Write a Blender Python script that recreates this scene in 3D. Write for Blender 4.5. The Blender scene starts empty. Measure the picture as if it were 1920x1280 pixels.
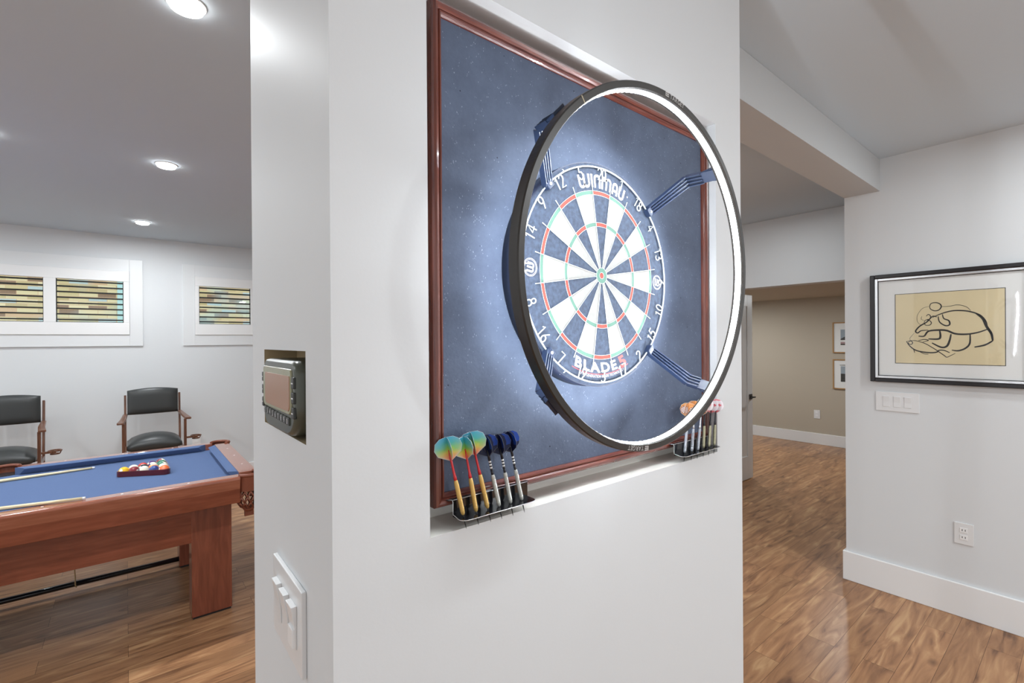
import bpy, bmesh, math, random
from mathutils import Vector, Matrix, Euler
PI = math.pi
S = bpy.context.scene
C = S.collection
random.seed(7)

# ------------------------------------------------------------------ camera
YAW, PITCH, ROLL, FPX = math.radians(50.978), math.radians(-0.107), math.radians(-0.396), 893.83
fw = Vector((math.cos(YAW)*math.cos(PITCH), math.sin(YAW)*math.cos(PITCH), math.sin(PITCH)))
rt = Vector((math.sin(YAW), -math.cos(YAW), 0)); up = rt.cross(fw)
rt2 = math.cos(ROLL)*rt + math.sin(ROLL)*up; up2 = -math.sin(ROLL)*rt + math.cos(ROLL)*up
cd = bpy.data.cameras.new('camera'); cam = bpy.data.objects.new('camera', cd); C.objects.link(cam)
cd.sensor_width = 36; cd.lens = FPX/1920*36; cd.clip_start = 0.02; cd.clip_end = 100
m = Matrix((rt2, up2, -fw)).transposed().to_4x4(); m.translation = Vector((0, 0, 1.6))
cam.matrix_world = m
S.camera = cam

# ------------------------------------------------------------------ world, exposure
w = bpy.data.worlds.new('world'); S.world = w; w.use_nodes = True
w.node_tree.nodes['Background'].inputs[0].default_value = (0.93, 0.975, 1.0, 1)
w.node_tree.nodes['Background'].inputs[1].default_value = 0.95
S.view_settings.view_transform = 'Standard'; S.view_settings.look = 'None'
S.view_settings.exposure = 0.12; S.view_settings.gamma = 1.0; S.view_settings.use_curve_mapping = False

H = 2.733                                   # ceiling height
LAMP_W = 17.0                               # watts of each recessed lamp
LED_E = 800.0                               # emission of the LED chips in the ring

sd = bpy.data.lights.new('sun', 'SUN'); sd.energy = 4.5; sd.angle = math.radians(2)
so = bpy.data.objects.new('sun', sd); C.objects.link(so); so.rotation_euler = (math.radians(29), 0, 0)   # high sun over the roof, on the stone outside
def area_lamp(name, loc, size, watts, col=(0.93, 0.975, 1.0), rot=(0, 0, 0), spread=PI):
    d = bpy.data.lights.new(name, 'AREA'); d.shape = 'DISK'; d.size = size; d.energy = watts; d.color = col
    d.spread = spread
    o = bpy.data.objects.new(name, d); C.objects.link(o); o.location = loc; o.rotation_euler = rot
    return o
LAMPS = [(0.165, 1.92), (0.208, 3.73), (0.13, 5.638), (-0.60, 3.73), (-1.9, 1.92), (-1.9, 3.73), (-1.9, 5.638)]
for (x, y) in LAMPS: area_lamp('downlight_and_fill', (x, y, H-0.03), 0.11, LAMP_W)
for (x, y, e) in [(2.5, -1.6, 38), (3.1, -0.2, 9), (3.0, -2.8, 20), (0.4, -1.9, 11), (4.0, 1.7, 5.0), (6.6, 1.9, 16), (6.9, 3.7, 22), (3.0, 3.2, 10)]:  # unseen fill lamps added to brighten the pillar, right wall and far room
    area_lamp('downlight_and_fill', (x, y, H-0.03 if x < 6 else 2.19), 0.14, e)

# ------------------------------------------------------------------ materials
def lin(c):
    c /= 255.0
    return c/12.92 if c <= 0.04045 else ((c+0.055)/1.055)**2.4
def rgb(r, g, b, k=1.0): return (lin(r)*k, lin(g)*k, lin(b)*k, 1)
def mat(name, col, rough=0.5, metal=0.0, spec=0.5, noise=None, bump=0.0, bscale=60.0, emit=None, coat=0.0, alpha=None, trans=0.0):
    m_ = bpy.data.materials.new(name); m_.use_nodes = True
    nt = m_.node_tree; b = nt.nodes['Principled BSDF']
    b.inputs['Base Color'].default_value = col; b.inputs['Roughness'].default_value = rough
    b.inputs['Metallic'].default_value = metal; b.inputs['Specular IOR Level'].default_value = spec
    b.inputs['Coat Weight'].default_value = coat
    b.inputs['Transmission Weight'].default_value = trans
    if alpha is not None: b.inputs['Alpha'].default_value = alpha
    if emit: b.inputs['Emission Color'].default_value = emit[0]; b.inputs['Emission Strength'].default_value = emit[1]
    tc = nt.nodes.new('ShaderNodeTexCoord')
    if noise:
        sc, amt = noise
        n = nt.nodes.new('ShaderNodeTexNoise'); n.inputs['Scale'].default_value = sc; n.inputs['Detail'].default_value = 4
        nt.links.new(tc.outputs['Object'], n.inputs['Vector'])
        r = nt.nodes.new('ShaderNodeValToRGB'); r.color_ramp.elements[0].position = 0.3; r.color_ramp.elements[1].position = 0.7
        r.color_ramp.elements[0].color = tuple(c*(1-amt) for c in col[:3])+(1,)
        r.color_ramp.elements[1].color = tuple(min(1, c*(1+amt)) for c in col[:3])+(1,)
        nt.links.new(n.outputs['Fac'], r.inputs['Fac']); nt.links.new(r.outputs['Color'], b.inputs['Base Color'])
    if bump:
        n = nt.nodes.new('ShaderNodeTexNoise'); n.inputs['Scale'].default_value = bscale; n.inputs['Detail'].default_value = 3
        nt.links.new(tc.outputs['Object'], n.inputs['Vector'])
        bp = nt.nodes.new('ShaderNodeBump'); bp.inputs['Strength'].default_value = bump; bp.inputs['Distance'].default_value = 0.002
        nt.links.new(n.outputs['Fac'], bp.inputs['Height']); nt.links.new(bp.outputs['Normal'], b.inputs['Normal'])
    return m_

def wood(name, c1, c2, axis='X', scale=6.0, rough=0.3, coat=0.2, stretch=14.0):
    m_ = mat(name, c1, rough, coat=coat); nt = m_.node_tree; b = nt.nodes['Principled BSDF']
    tc = nt.nodes.new('ShaderNodeTexCoord'); mp = nt.nodes.new('ShaderNodeMapping')
    s = [stretch]*3; s['XYZ'.index(axis)] = 1.0
    mp.inputs['Scale'].default_value = s
    n = nt.nodes.new('ShaderNodeTexNoise'); n.inputs['Scale'].default_value = scale; n.inputs['Detail'].default_value = 6
    n.inputs['Distortion'].default_value = 0.6
    r = nt.nodes.new('ShaderNodeValToRGB'); r.color_ramp.elements[0].position = 0.32; r.color_ramp.elements[1].position = 0.68
    r.color_ramp.elements[0].color = c1; r.color_ramp.elements[1].color = c2
    nt.links.new(tc.outputs['Object'], mp.inputs['Vector']); nt.links.new(mp.outputs['Vector'], n.inputs['Vector'])
    nt.links.new(n.outputs['Fac'], r.inputs['Fac']); nt.links.new(r.outputs['Color'], b.inputs['Base Color'])
    return m_

def floor_mat():
    m_ = mat('hardwood_floor', rgb(150, 105, 70), 0.32, spec=0.28); nt = m_.node_tree; b = nt.nodes['Principled BSDF']
    N = nt.nodes.new; L = nt.links.new
    tc = N('ShaderNodeTexCoord')
    br = N('ShaderNodeTexBrick'); br.inputs['Scale'].default_value = 1.0
    br.inputs['Brick Width'].default_value = 0.95; br.inputs['Row Height'].default_value = 0.125
    br.inputs['Mortar Size'].default_value = 0.0009; br.inputs['Mortar Smooth'].default_value = 0.2
    br.offset = 0.37; br.squash = 1.0
    br.inputs['Color1'].default_value = (0.0, 0.0, 0.0, 1); br.inputs['Color2'].default_value = (1, 1, 1, 1); br.inputs['Mortar'].default_value = (0.3, 0.3, 0.3, 1)
    L(tc.outputs['Object'], br.inputs['Vector'])
    # long flowing grain, shifted from board to board
    mp = N('ShaderNodeMapping'); mp.inputs['Scale'].default_value = (1.6, 11.0, 1)
    L(tc.outputs['Object'], mp.inputs['Vector'])
    ad = N('ShaderNodeVectorMath'); ad.operation = 'MULTIPLY_ADD'; ad.inputs[1].default_value = (7, 7, 7)
    L(br.outputs['Color'], ad.inputs[0]); L(mp.outputs['Vector'], ad.inputs[2])
    n1 = N('ShaderNodeTexNoise'); n1.inputs['Scale'].default_value = 1.5; n1.inputs['Detail'].default_value = 7; n1.inputs['Distortion'].default_value = 1.6
    L(ad.outputs[0], n1.inputs['Vector'])
    r1 = N('ShaderNodeValToRGB'); e = r1.color_ramp.elements
    e[0].position = 0.27; e[0].color = rgb(112, 78, 56); e[1].position = 0.74; e[1].color = rgb(196, 156, 114)
    a = e.new(0.42); a.color = rgb(152, 110, 78); a = e.new(0.56); a.color = rgb(170, 126, 90)
    L(n1.outputs['Fac'], r1.inputs['Fac'])
    # tone per board
    hv = N('ShaderNodeHueSaturation'); mr = N('ShaderNodeMapRange'); mr.inputs['To Min'].default_value = 0.82; mr.inputs['To Max'].default_value = 1.12
    L(br.outputs['Color'], mr.inputs['Value']); L(mr.outputs['Result'], hv.inputs['Value']); L(r1.outputs['Color'], hv.inputs['Color'])
    # knots
    mk = N('ShaderNodeMapping'); mk.inputs['Scale'].default_value = (3.2, 6.5, 1); L(tc.outputs['Object'], mk.inputs['Vector'])
    vo = N('ShaderNodeTexVoronoi'); vo.inputs['Scale'].default_value = 1.0; L(mk.outputs['Vector'], vo.inputs['Vector'])
    kr = N('ShaderNodeValToRGB'); k = kr.color_ramp.elements
    k[0].position = 0.03; k[0].color = (1, 1, 1, 1); k[1].position = 0.16; k[1].color = (0, 0, 0, 1)
    L(vo.outputs['Distance'], kr.inputs['Fac'])
    mx = N('ShaderNodeMixRGB'); mx.blend_type = 'MIX'; mx.inputs['Color2'].default_value = rgb(84, 54, 38)
    km = N('ShaderNodeMath'); km.operation = 'MULTIPLY'; km.inputs[1].default_value = 0.75
    L(kr.outputs['Color'], km.inputs[0]); L(km.outputs[0], mx.inputs['Fac']); L(hv.outputs['Color'], mx.inputs['Color1'])
    sm = N('ShaderNodeMixRGB'); sm.blend_type = 'MULTIPLY'; sm.inputs['Color2'].default_value = (0.25, 0.2, 0.18, 1)
    L(br.outputs['Fac'], sm.inputs['Fac']); L(mx.outputs['Color'], sm.inputs['Color1'])
    L(sm.outputs['Color'], b.inputs['Base Color'])
    return m_

M = {}
M['wall'] = mat('matte_grey_wall_paint', (0.68, 0.70, 0.715, 1), 0.6, spec=0.3, bump=0.05, bscale=180)
M['ceil'] = mat('ceiling_paint', (0.60, 0.685, 0.755, 1), 0.8, spec=0.2)
M['trim'] = mat('white_trim_paint', (0.80, 0.80, 0.80, 1), 0.35)
M['casing'] = mat('casing_paint', (0.72, 0.735, 0.745, 1), 0.4)
M['plate'] = mat('pale_grey_plate', (0.74, 0.745, 0.75, 1), 0.35)
M['beige'] = mat('beige_wall_paint', rgb(184, 174, 158), 0.7, spec=0.3)
M['floor'] = floor_mat()
M['ledge'] = mat('cream_recess_paint', rgb(230, 227, 220), 0.6)
M['mahog'] = wood('mahogany_frame', rgb(84, 40, 32), rgb(112, 58, 44), 'Z', 9, 0.25, 0.4)
M['mahog_h'] = wood('mahogany_frame_horizontal', rgb(90, 44, 38), rgb(122, 66, 54), 'X', 9, 0.25, 0.4)
M['table'] = wood('table_red_wood', rgb(116, 58, 38), rgb(138, 74, 52), 'X', 5, 0.24, 0.35, 9)
M['railwood'] = wood('polished_rail_wood', rgb(138, 78, 58), rgb(160, 98, 76), 'X', 5, 0.2, 1.0, 9)
M['table_v'] = wood('table_red_wood_upright', rgb(112, 58, 42), rgb(136, 76, 56), 'Z', 5, 0.28, 0.3, 9)
M['cloth'] = mat('blue_billiard_cloth', rgb(88, 106, 142), 0.95, spec=0.1, noise=(300, 0.04))
M['leather'] = mat('brown_pocket_leather', rgb(122, 66, 46), 0.42, bump=0.2, bscale=90)
M['darkleather'] = mat('black_upholstery', rgb(58, 60, 60), 0.38, spec=0.5, bump=0.08, bscale=120)
M['chairwood'] = wood('chair_walnut', rgb(86, 52, 36), rgb(124, 82, 60), 'Z', 7, 0.35, 0.2)
M['black'] = mat('black_plastic', (0.018, 0.018, 0.02, 1), 0.32)
M['blackgloss'] = mat('gloss_black', (0.008, 0.008, 0.010, 1), 0.12)
M['housing'] = mat('ring_housing_black', rgb(44, 40, 36), 0.33, spec=0.5)
M['armp'] = mat('bracket_navy_black_plastic', rgb(30, 42, 66), 0.35, spec=0.6)
M['steel'] = mat('steel', (0.62, 0.62, 0.62, 1), 0.25, metal=1)
M['satin'] = mat('satin_chrome', (0.75, 0.75, 0.76, 1), 0.3, metal=1)
M['white'] = mat('white_plastic', (0.82, 0.82, 0.82, 1), 0.35)
M['paperwhite'] = mat('mat_board_white', (0.80, 0.81, 0.80, 1), 0.8)
M['ink'] = mat('black_ink', (0.012, 0.012, 0.012, 1), 0.7)
M['greyink'] = mat('grey_ink', rgb(110, 104, 90), 0.7)

def board_back():
    m_ = mat('slate_blue_felt_panel', rgb(90, 104, 130), 0.75, spec=0.4, bump=0.35, bscale=160)
    nt = m_.node_tree; b = nt.nodes['Principled BSDF']; N = nt.nodes.new; L = nt.links.new
    tc = N('ShaderNodeTexCoord')
    n = N('ShaderNodeTexNoise'); n.inputs['Scale'].default_value = 14; n.inputs['Detail'].default_value = 15; n.inputs['Roughness'].default_value = 0.8; L(tc.outputs['Object'], n.inputs['Vector'])
    r = N('ShaderNodeValToRGB'); e = r.color_ramp.elements; e[0].position = 0.35; e[0].color = rgb(76, 86, 106); e[1].position = 0.7; e[1].color = rgb(90, 102, 124)
    L(n.outputs['Fac'], r.inputs['Fac'])
    mp = N('ShaderNodeMapping'); mp.inputs['Scale'].default_value = (1, 1, 0.45); mp.inputs['Rotation'].default_value = (0, 0.5, 0); L(tc.outputs['Object'], mp.inputs['Vector'])
    v = N('ShaderNodeTexVoronoi'); v.inputs['Scale'].default_value = 330; L(mp.outputs['Vector'], v.inputs['Vector'])
    n2 = N('ShaderNodeTexNoise'); n2.inputs['Scale'].default_value = 70; L(tc.outputs['Object'], n2.inputs['Vector'])
    a = N('ShaderNodeMath'); a.operation = 'LESS_THAN'; a.inputs[1].default_value = 0.20; L(v.outputs['Distance'], a.inputs[0])
    c = N('ShaderNodeMath'); c.operation = 'GREATER_THAN'; c.inputs[1].default_value = 0.58; L(n2.outputs['Fac'], c.inputs[0])
    mu = N('ShaderNodeMath'); mu.operation = 'MULTIPLY'; L(a.outputs[0], mu.inputs[0]); L(c.outputs[0], mu.inputs[1])
    mx = N('ShaderNodeMixRGB'); mx.inputs['Color2'].default_value = rgb(138, 147, 164); L(mu.outputs[0], mx.inputs['Fac']); L(r.outputs['Color'], mx.inputs['Color1'])
    # a few dart holes
    v2 = N('ShaderNodeTexVoronoi'); v2.inputs['Scale'].default_value = 22; L(tc.outputs['Object'], v2.inputs['Vector'])
    a2 = N('ShaderNodeMath'); a2.operation = 'LESS_THAN'; a2.inputs[1].default_value = 0.035; L(v2.outputs['Distance'], a2.inputs[0])
    mx2 = N('ShaderNodeMixRGB'); mx2.inputs['Color2'].default_value = rgb(30, 36, 54); L(a2.outputs[0], mx2.inputs['Fac']); L(mx.outputs['Color'], mx2.inputs['Color1'])
    L(mx2.outputs['Color'], b.inputs['Base Color'])
    return m_
M['felt'] = board_back()

def glass_mat(name, tint=(1, 1, 1, 1), ior=1.45):
    m_ = bpy.data.materials.new(name); m_.use_nodes = True; nt = m_.node_tree
    for n in list(nt.nodes): nt.nodes.remove(n)
    o = nt.nodes.new('ShaderNodeOutputMaterial'); t = nt.nodes.new('ShaderNodeBsdfTransparent'); g = nt.nodes.new('ShaderNodeBsdfGlossy')
    t.inputs[0].default_value = tint; g.inputs['Roughness'].default_value = 0.02
    lw = nt.nodes.new('ShaderNodeLayerWeight'); lw.inputs['Blend'].default_value = 0.5
    pw = nt.nodes.new('ShaderNodeMath'); pw.operation = 'POWER'; pw.inputs[1].default_value = 5.0
    ml = nt.nodes.new('ShaderNodeMath'); ml.operation = 'MULTIPLY_ADD'; ml.inputs[1].default_value = 0.95; ml.inputs[2].default_value = 0.035
    mx = nt.nodes.new('ShaderNodeMixShader')
    nt.links.new(lw.outputs['Facing'], pw.inputs[0]); nt.links.new(pw.outputs[0], ml.inputs[0]); nt.links.new(ml.outputs[0], mx.inputs[0])
    nt.links.new(t.outputs[0], mx.inputs[1]); nt.links.new(g.outputs[0], mx.inputs[2])
    nt.links.new(mx.outputs[0], o.inputs[0])
    return m_
M['glass'] = glass_mat('clear_glass')

# ------------------------------------------------------------------ mesh builder
class MB:
    def __init__(s): s.v = []; s.f = []; s.mi = []; s.sm = []
    def add(s, vs, fs, mi=0, smooth=False):
        o = len(s.v); s.v += [Vector(p) for p in vs]
        for f in fs: s.f.append([o+i for i in f]); s.mi.append(mi); s.sm.append(smooth)
        return s
    def quad(s, a, b, c, d, mi=0): return s.add([a, b, c, d], [(0, 1, 2, 3)], mi)
    def box(s, x0, x1, y0, y1, z0, z1, mi=0, mtx=None):
        v = [Vector((x, y, z)) for x in (x0, x1) for y in (y0, y1) for z in (z0, z1)]
        if mtx: v = [mtx @ p for p in v]
        return s.add(v, [(0, 1, 3, 2), (4, 6, 7, 5), (0, 4, 5, 1), (2, 3, 7, 6), (0, 2, 6, 4), (1, 5, 7, 3)], mi)
    def prism(s, pts, ext, mi=0, smooth=False):
        """closed polygon (list of 3-D points) extruded by vector ext"""
        n = len(pts); pts = [Vector(p) for p in pts]; ext = Vector(ext)
        s.add(pts + [p+ext for p in pts], [list(range(n))[::-1], list(range(n, 2*n))], mi)
        o = len(s.v)-2*n
        for i in range(n):
            j = (i+1) % n; s.f.append([o+i, o+j, o+n+j, o+n+i]); s.mi.append(mi); s.sm.append(smooth)
        return s
    def tube(s, pts, r, n=8, closed=False, mi=0, caps=True):
        pts = [Vector(p) for p in pts]; k = len(pts)
        rs = r if isinstance(r, (list, tuple)) else [r]*k
        vs = []; fs = []; up_ = None
        for i, p in enumerate(pts):
            a = pts[(i-1) % k] if (closed or i > 0) else p
            b = pts[(i+1) % k] if (closed or i < k-1) else p
            t = (b-a)
            if t.length < 1e-9: t = Vector((0, 0, 1))
            t.normalize()
            if up_ is None: up_ = t.orthogonal().normalized()
            else:
                up_ = up_ - t*up_.dot(t)
                up_ = up_.normalized() if up_.length > 1e-6 else t.orthogonal().normalized()
            w_ = t.cross(up_)
            for j in range(n):
                an = 2*PI*j/n; vs.append(p + (up_*math.cos(an)+w_*math.sin(an))*rs[i])
        for i in range(k if closed else k-1):
            for j in range(n):
                i2 = (i+1) % k; j2 = (j+1) % n
                fs.append((i*n+j, i*n+j2, i2*n+j2, i2*n+j))
        s.add(vs, fs, mi, True)
        if caps and not closed:
            o = len(s.v)-k*n
            s.f.append([o+j for j in range(n)][::-1]); s.mi.append(mi); s.sm.append(False)
            s.f.append([o+(k-1)*n+j for j in range(n)]); s.mi.append(mi); s.sm.append(False)
        return s
    def lathe(s, prof, a, b, n=16, mi=0):
        """prof: list of (t 0..1 along a->b, radius)"""
        a = Vector(a); b = Vector(b)
        return s.rings([(a.lerp(b, t), r) for t, r in prof], (b-a).normalized(), n, mi)
    def rings(s, pr, ax, n=16, mi=0):
        u = ax.orthogonal().normalized(); w_ = ax.cross(u); vs = []; fs = []
        for p, r in pr:
            for j in range(n):
                an = 2*PI*j/n; vs.append(p+(u*math.cos(an)+w_*math.sin(an))*r)
        k = len(pr)
        for i in range(k-1):
            for j in range(n):
                j2 = (j+1) % n; fs.append((i*n+j, i*n+j2, (i+1)*n+j2, (i+1)*n+j))
        s.add(vs, fs, mi, True); o = len(s.v)-k*n
        s.f.append([o+j for j in range(n)][::-1]); s.mi.append(mi); s.sm.append(False)
        s.f.append([o+(k-1)*n+j for j in range(n)]); s.mi.append(mi); s.sm.append(False)
        return s
    def sphere(s, c, r, n=20, m_=12, mi=0, sc=(1, 1, 1)):
        vs = []; fs = []
        for i in range(m_+1):
            th = PI*i/m_
            for j in range(n):
                ph = 2*PI*j/n; vs.append(Vector(c)+Vector((r*sc[0]*math.sin(th)*math.cos(ph), r*sc[1]*math.sin(th)*math.sin(ph), r*sc[2]*math.cos(th))))
        for i in range(m_):
            for j in range(n):
                j2 = (j+1) % n; fs.append((i*n+j, (i+1)*n+j, (i+1)*n+j2, i*n+j2))
        return s.add(vs, fs, mi, True)
    def ribbon(s, pts, w_, o, u, v, nrm, th=0.0004, mi=0, closed=False):
        """flat stroke of width w_ through 2-D pts in the plane o + x*u + y*v, thickness th along nrm"""
        o = Vector(o); u = Vector(u); v = Vector(v); nrm = Vector(nrm); k = len(pts)
        ws = w_ if isinstance(w_, (list, tuple)) else [w_]*k
        L_ = []; R_ = []
        for i in range(k):
            a = pts[(i-1) % k] if (closed or i > 0) else pts[i]; b = pts[(i+1) % k] if (closed or i < k-1) else pts[i]
            dx, dy = b[0]-a[0], b[1]-a[1]; d = math.hypot(dx, dy) or 1; nx, ny = -dy/d*ws[i]/2, dx/d*ws[i]/2
            L_.append((pts[i][0]+nx, pts[i][1]+ny)); R_.append((pts[i][0]-nx, pts[i][1]-ny))
        P = lambda q, h: o+u*q[0]+v*q[1]+nrm*h
        for i in range(k if closed else k-1):
            j = (i+1) % k
            vs = [P(L_[i], 0), P(L_[j], 0), P(R_[j], 0), P(R_[i], 0), P(L_[i], th), P(L_[j], th), P(R_[j], th), P(R_[i], th)]
            s.add(vs, [(4, 5, 6, 7), (0, 3, 2, 1), (0, 1, 5, 4), (2, 3, 7, 6), (1, 2, 6, 5), (3, 0, 4, 7)], mi)
        return s
    def build(s, name, mats, parent=None, smooth_angle=None, bevel=0.0, bseg=2, fix=True):
        me = bpy.data.meshes.new(name)
        off = world_of(parent) if parent else Vector((0, 0, 0))
        me.from_pydata([tuple(p-off) for p in s.v], [], s.f)
        ms = mats if isinstance(mats, (list, tuple)) else [mats]
        for m_ in ms: me.materials.append(m_)
        for i, p in enumerate(me.polygons): p.material_index = s.mi[i]; p.use_smooth = s.sm[i]
        if fix:
            bm = bmesh.new(); bm.from_mesh(me); bmesh.ops.recalc_face_normals(bm, faces=bm.faces); bm.to_mesh(me); bm.free()
        me.update()
        o = bpy.data.objects.new(name, me); C.objects.link(o)
        if parent: o.parent = parent
        if bevel:
            b = o.modifiers.new('bevel', 'BEVEL'); b.width = bevel; b.segments = bseg; b.limit_method = 'ANGLE'; b.angle_limit = math.radians(40)
        return o
def world_of(o):
    p = Vector((0, 0, 0))
    while o: p += Vector(o.location); o = o.parent
    return p
def tag(o, label=None, cat=None, group=None, kind=None):
    if label: o['label'] = label
    if cat: o['category'] = cat
    if group: o['group'] = group
    if kind: o['kind'] = kind
    return o
def thing(name, label, cat, loc, group=None):
    o = bpy.data.objects.new(name, None); C.objects.link(o); o.location = loc; o.empty_display_size = 0.05
    return tag(o, label, cat, group)
def struct(name, mb, mats, parent=None, **k):
    o = mb.build(name, mats, parent, **k)
    if not parent: o['kind'] = 'structure'
    return o
def sroot(name, loc):
    o = bpy.data.objects.new(name, None); C.objects.link(o); o.location = loc; o['kind'] = 'structure'; o.empty_display_size = 0.05
    return o
def copy_tree(o, parent=None):
    c = o.copy(); C.objects.link(c)
    if parent: c.parent = parent
    for ch in list(o.children): copy_tree(ch, c)
    return c

# ------------------------------------------------------------------ lettering
_fc = {}
def glyph(ch, off=0.0):
    if (ch, off) in _fc: return _fc[(ch, off)]
    cu = bpy.data.curves.new('t', 'FONT'); cu.body = ch; cu.size = 1.0; cu.resolution_u = 3; cu.offset = off
    o = bpy.data.objects.new('t', cu); C.objects.link(o)
    dg = bpy.context.evaluated_depsgraph_get(); dg.update()
    me = bpy.data.meshes.new_from_object(o.evaluated_get(dg))
    vs = [tuple(v.co) for v in me.vertices]; fs = [tuple(p.vertices) for p in me.polygons]
    bpy.data.objects.remove(o); bpy.data.curves.remove(cu); bpy.data.meshes.remove(me)
    _fc[(ch, off)] = (vs, fs); return _fc[(ch, off)]
def adv(ch):
    vs, _ = glyph(ch)
    return (max(v[0] for v in vs)+0.07) if vs else 0.3
def put_text(mb, text, size, place, mi=0, sx=1.0, shear=0.0, track=0.0, off=0.0):
    """place(x, y) -> world point of lettering coordinates; text starts at x=0"""
    x = 0.0
    for ch in text:
        if ch == ' ': x += 0.3*size*sx; continue
        vs, fs = glyph(ch, off)
        mb.add([place(x+(v[0]+shear*v[1])*size*sx, v[1]*size) for v in vs], fs, mi)
        x += (adv(ch)+track)*size*sx
    return x
def text_w(text, size, sx=1.0, track=0.0): return sum((0.3 if c == ' ' else adv(c)+track)*size*sx for c in text)

def arc(cx, cy, r, a0, a1, n=8):
    return [(cx+r*math.cos(math.radians(a0+(a1-a0)*i/n)), cy+r*math.sin(math.radians(a0+(a1-a0)*i/n))) for i in range(n+1)]
def earc(cx, cy, rx, ry, a0, a1, n=10):
    return [(cx+rx*math.cos(math.radians(a0+(a1-a0)*i/n)), cy+ry*math.sin(math.radians(a0+(a1-a0)*i/n))) for i in range(n+1)]
# wire digits in a 0.55 x 1 cell
DIG = {
 '0': [earc(0.27, 0.5, 0.25, 0.5, 90, 450, 16)],
 '1': [[(0.05, 0.8), (0.25, 1.0), (0.25, 0.0)]],
 '2': [earc(0.27, 0.74, 0.25, 0.26, 170, -40, 9)+[(0.02, 0.0), (0.55, 0.0)]],
 '3': [earc(0.24, 0.76, 0.25, 0.24, 150, -90, 8)+earc(0.24, 0.26, 0.28, 0.27, 90, -150, 8)],
 '4': [[(0.38, 0.0), (0.38, 1.0), (0.0, 0.3), (0.55, 0.3)]],
 '5': [[(0.5, 1.0), (0.1, 1.0), (0.06, 0.58)]+earc(0.25, 0.31, 0.27, 0.31, 115, -150, 9)],
 '6': [[(0.45, 1.0), (0.12, 0.55)]+earc(0.27, 0.28, 0.25, 0.28, 160, 520, 14)],
 '7': [[(0.0, 1.0), (0.52, 1.0), (0.2, 0.0)]],
 '8': [earc(0.27, 0.76, 0.2, 0.24, -90, 270, 12), earc(0.27, 0.26, 0.26, 0.26, 90, 450, 14)],
 '9': [[(0.1, 0.0), (0.42, 0.45)]+earc(0.27, 0.72, 0.25, 0.28, -20, 340, 14)],
}

# ================================================================== SETTING
XP0, XP1, YP0, YP1 = 0.214, 1.376, 0.65, 1.156          # pillar
YB = 6.5                                                # back wall
b = MB(); b.box(-4.2, 9.0, -3.6, 6.65, -0.06, 0.0)
struct('floor', b, M['floor'])
b = MB(); b.box(-4.2, 9.0, -3.6, 6.65, H, H+0.08)
struct('ceiling', b, M['ceil'])
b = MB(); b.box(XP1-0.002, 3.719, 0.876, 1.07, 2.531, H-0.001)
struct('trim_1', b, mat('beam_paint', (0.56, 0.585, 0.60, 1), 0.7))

# ---- pillar with two recesses
RX0, RX1, RZ0, RZ1, RYB = 0.362, 1.236, 1.297, 2.179, 0.725
KY0, KY1, KZ0, KZ1, KXB = 0.767, 1.046, 1.442, 1.586, 0.275
b = MB()
def face_hole_y(y, x0, x1, z0, z1, hx0, hx1, hz0, hz1):
    for (a, c, e, f) in ((x0, hx0, z0, z1), (hx1, x1, z0, z1), (hx0, hx1, z0, hz0), (hx0, hx1, hz1, z1)):
        b.quad((a, y, e), (c, y, e), (c, y, f), (a, y, f))
def face_hole_x(x, y0, y1, z0, z1, hy0, hy1, hz0, hz1):
    for (a, c, e, f) in ((y0, hy0, z0, z1), (hy1, y1, z0, z1), (hy0, hy1, z0, hz0), (hy0, hy1, hz1, z1)):
        b.quad((x, a, e), (x, c, e), (x, c, f), (x, a, f))
face_hole_y(YP0, XP0, XP1, 0, H, RX0, RX1, RZ0, RZ1)
face_hole_x(XP0, YP0, YP1, 0, H, KY0, KY1, KZ0, KZ1)
b.quad((XP1, YP0, 0), (XP1, YP1, 0), (XP1, YP1, H), (XP1, YP0, H)); b.quad((XP0, YP1, 0), (XP1, YP1, 0), (XP1, YP1, H), (XP0, YP1, H))
# recess linings
b.quad((RX0, YP0, RZ0), (RX0, RYB, RZ0), (RX0, RYB, RZ1), (RX0, YP0, RZ1), 0); b.quad((RX1, YP0, RZ0), (RX1, RYB, RZ0), (RX1, RYB, RZ1), (RX1, YP0, RZ1), 0)
b.quad((RX0, YP0, RZ1), (RX1, YP0, RZ1), (RX1, RYB, RZ1), (RX0, RYB, RZ1), 0); b.quad((RX0, YP0, RZ0), (RX1, YP0, RZ0), (RX1, RYB, RZ0), (RX0, RYB, RZ0), 1)
b.quad((RX0, RYB, RZ0), (RX1, RYB, RZ0), (RX1, RYB, RZ1), (RX0, RYB, RZ1), 1)
b.quad((XP0, KY0, KZ0), (KXB, KY0, KZ0), (KXB, KY0, KZ1), (XP0, KY0, KZ1), 2); b.quad((XP0, KY1, KZ0), (KXB, KY1, KZ0), (KXB, KY1, KZ1), (XP0, KY1, KZ1), 2)
b.quad((XP0, KY0, KZ1), (XP0, KY1, KZ1), (KXB, KY1, KZ1), (KXB, KY0, KZ1), 2); b.quad((XP0, KY0, KZ0), (XP0, KY1, KZ0), (KXB, KY1, KZ0), (KXB, KY0, KZ0), 2)
b.quad((KXB, KY0, KZ0), (KXB, KY1, KZ0), (KXB, KY1, KZ1), (KXB, KY0, KZ1), 2)
M['tanrecess'] = mat('tan_recess_lining', rgb(176, 160, 128), 0.7)
struct('wall_front', b, [M['wall'], M['ledge'], M['tanrecess']], fix=False)

# ---- picture wall on the right
b = MB(); b.box(3.719, 3.87, -3.6, 1.069, 0, H)
struct('wall_right', b, M['wall'])
b = MB(); b.box(3.703, 3.719, -3.6, 1.085, 0, 0.19); b.box(3.719, 3.87, 1.069, 1.085, 0, 0.19)
struct('baseboard_right', b, M['trim'], bevel=0.004)
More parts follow.
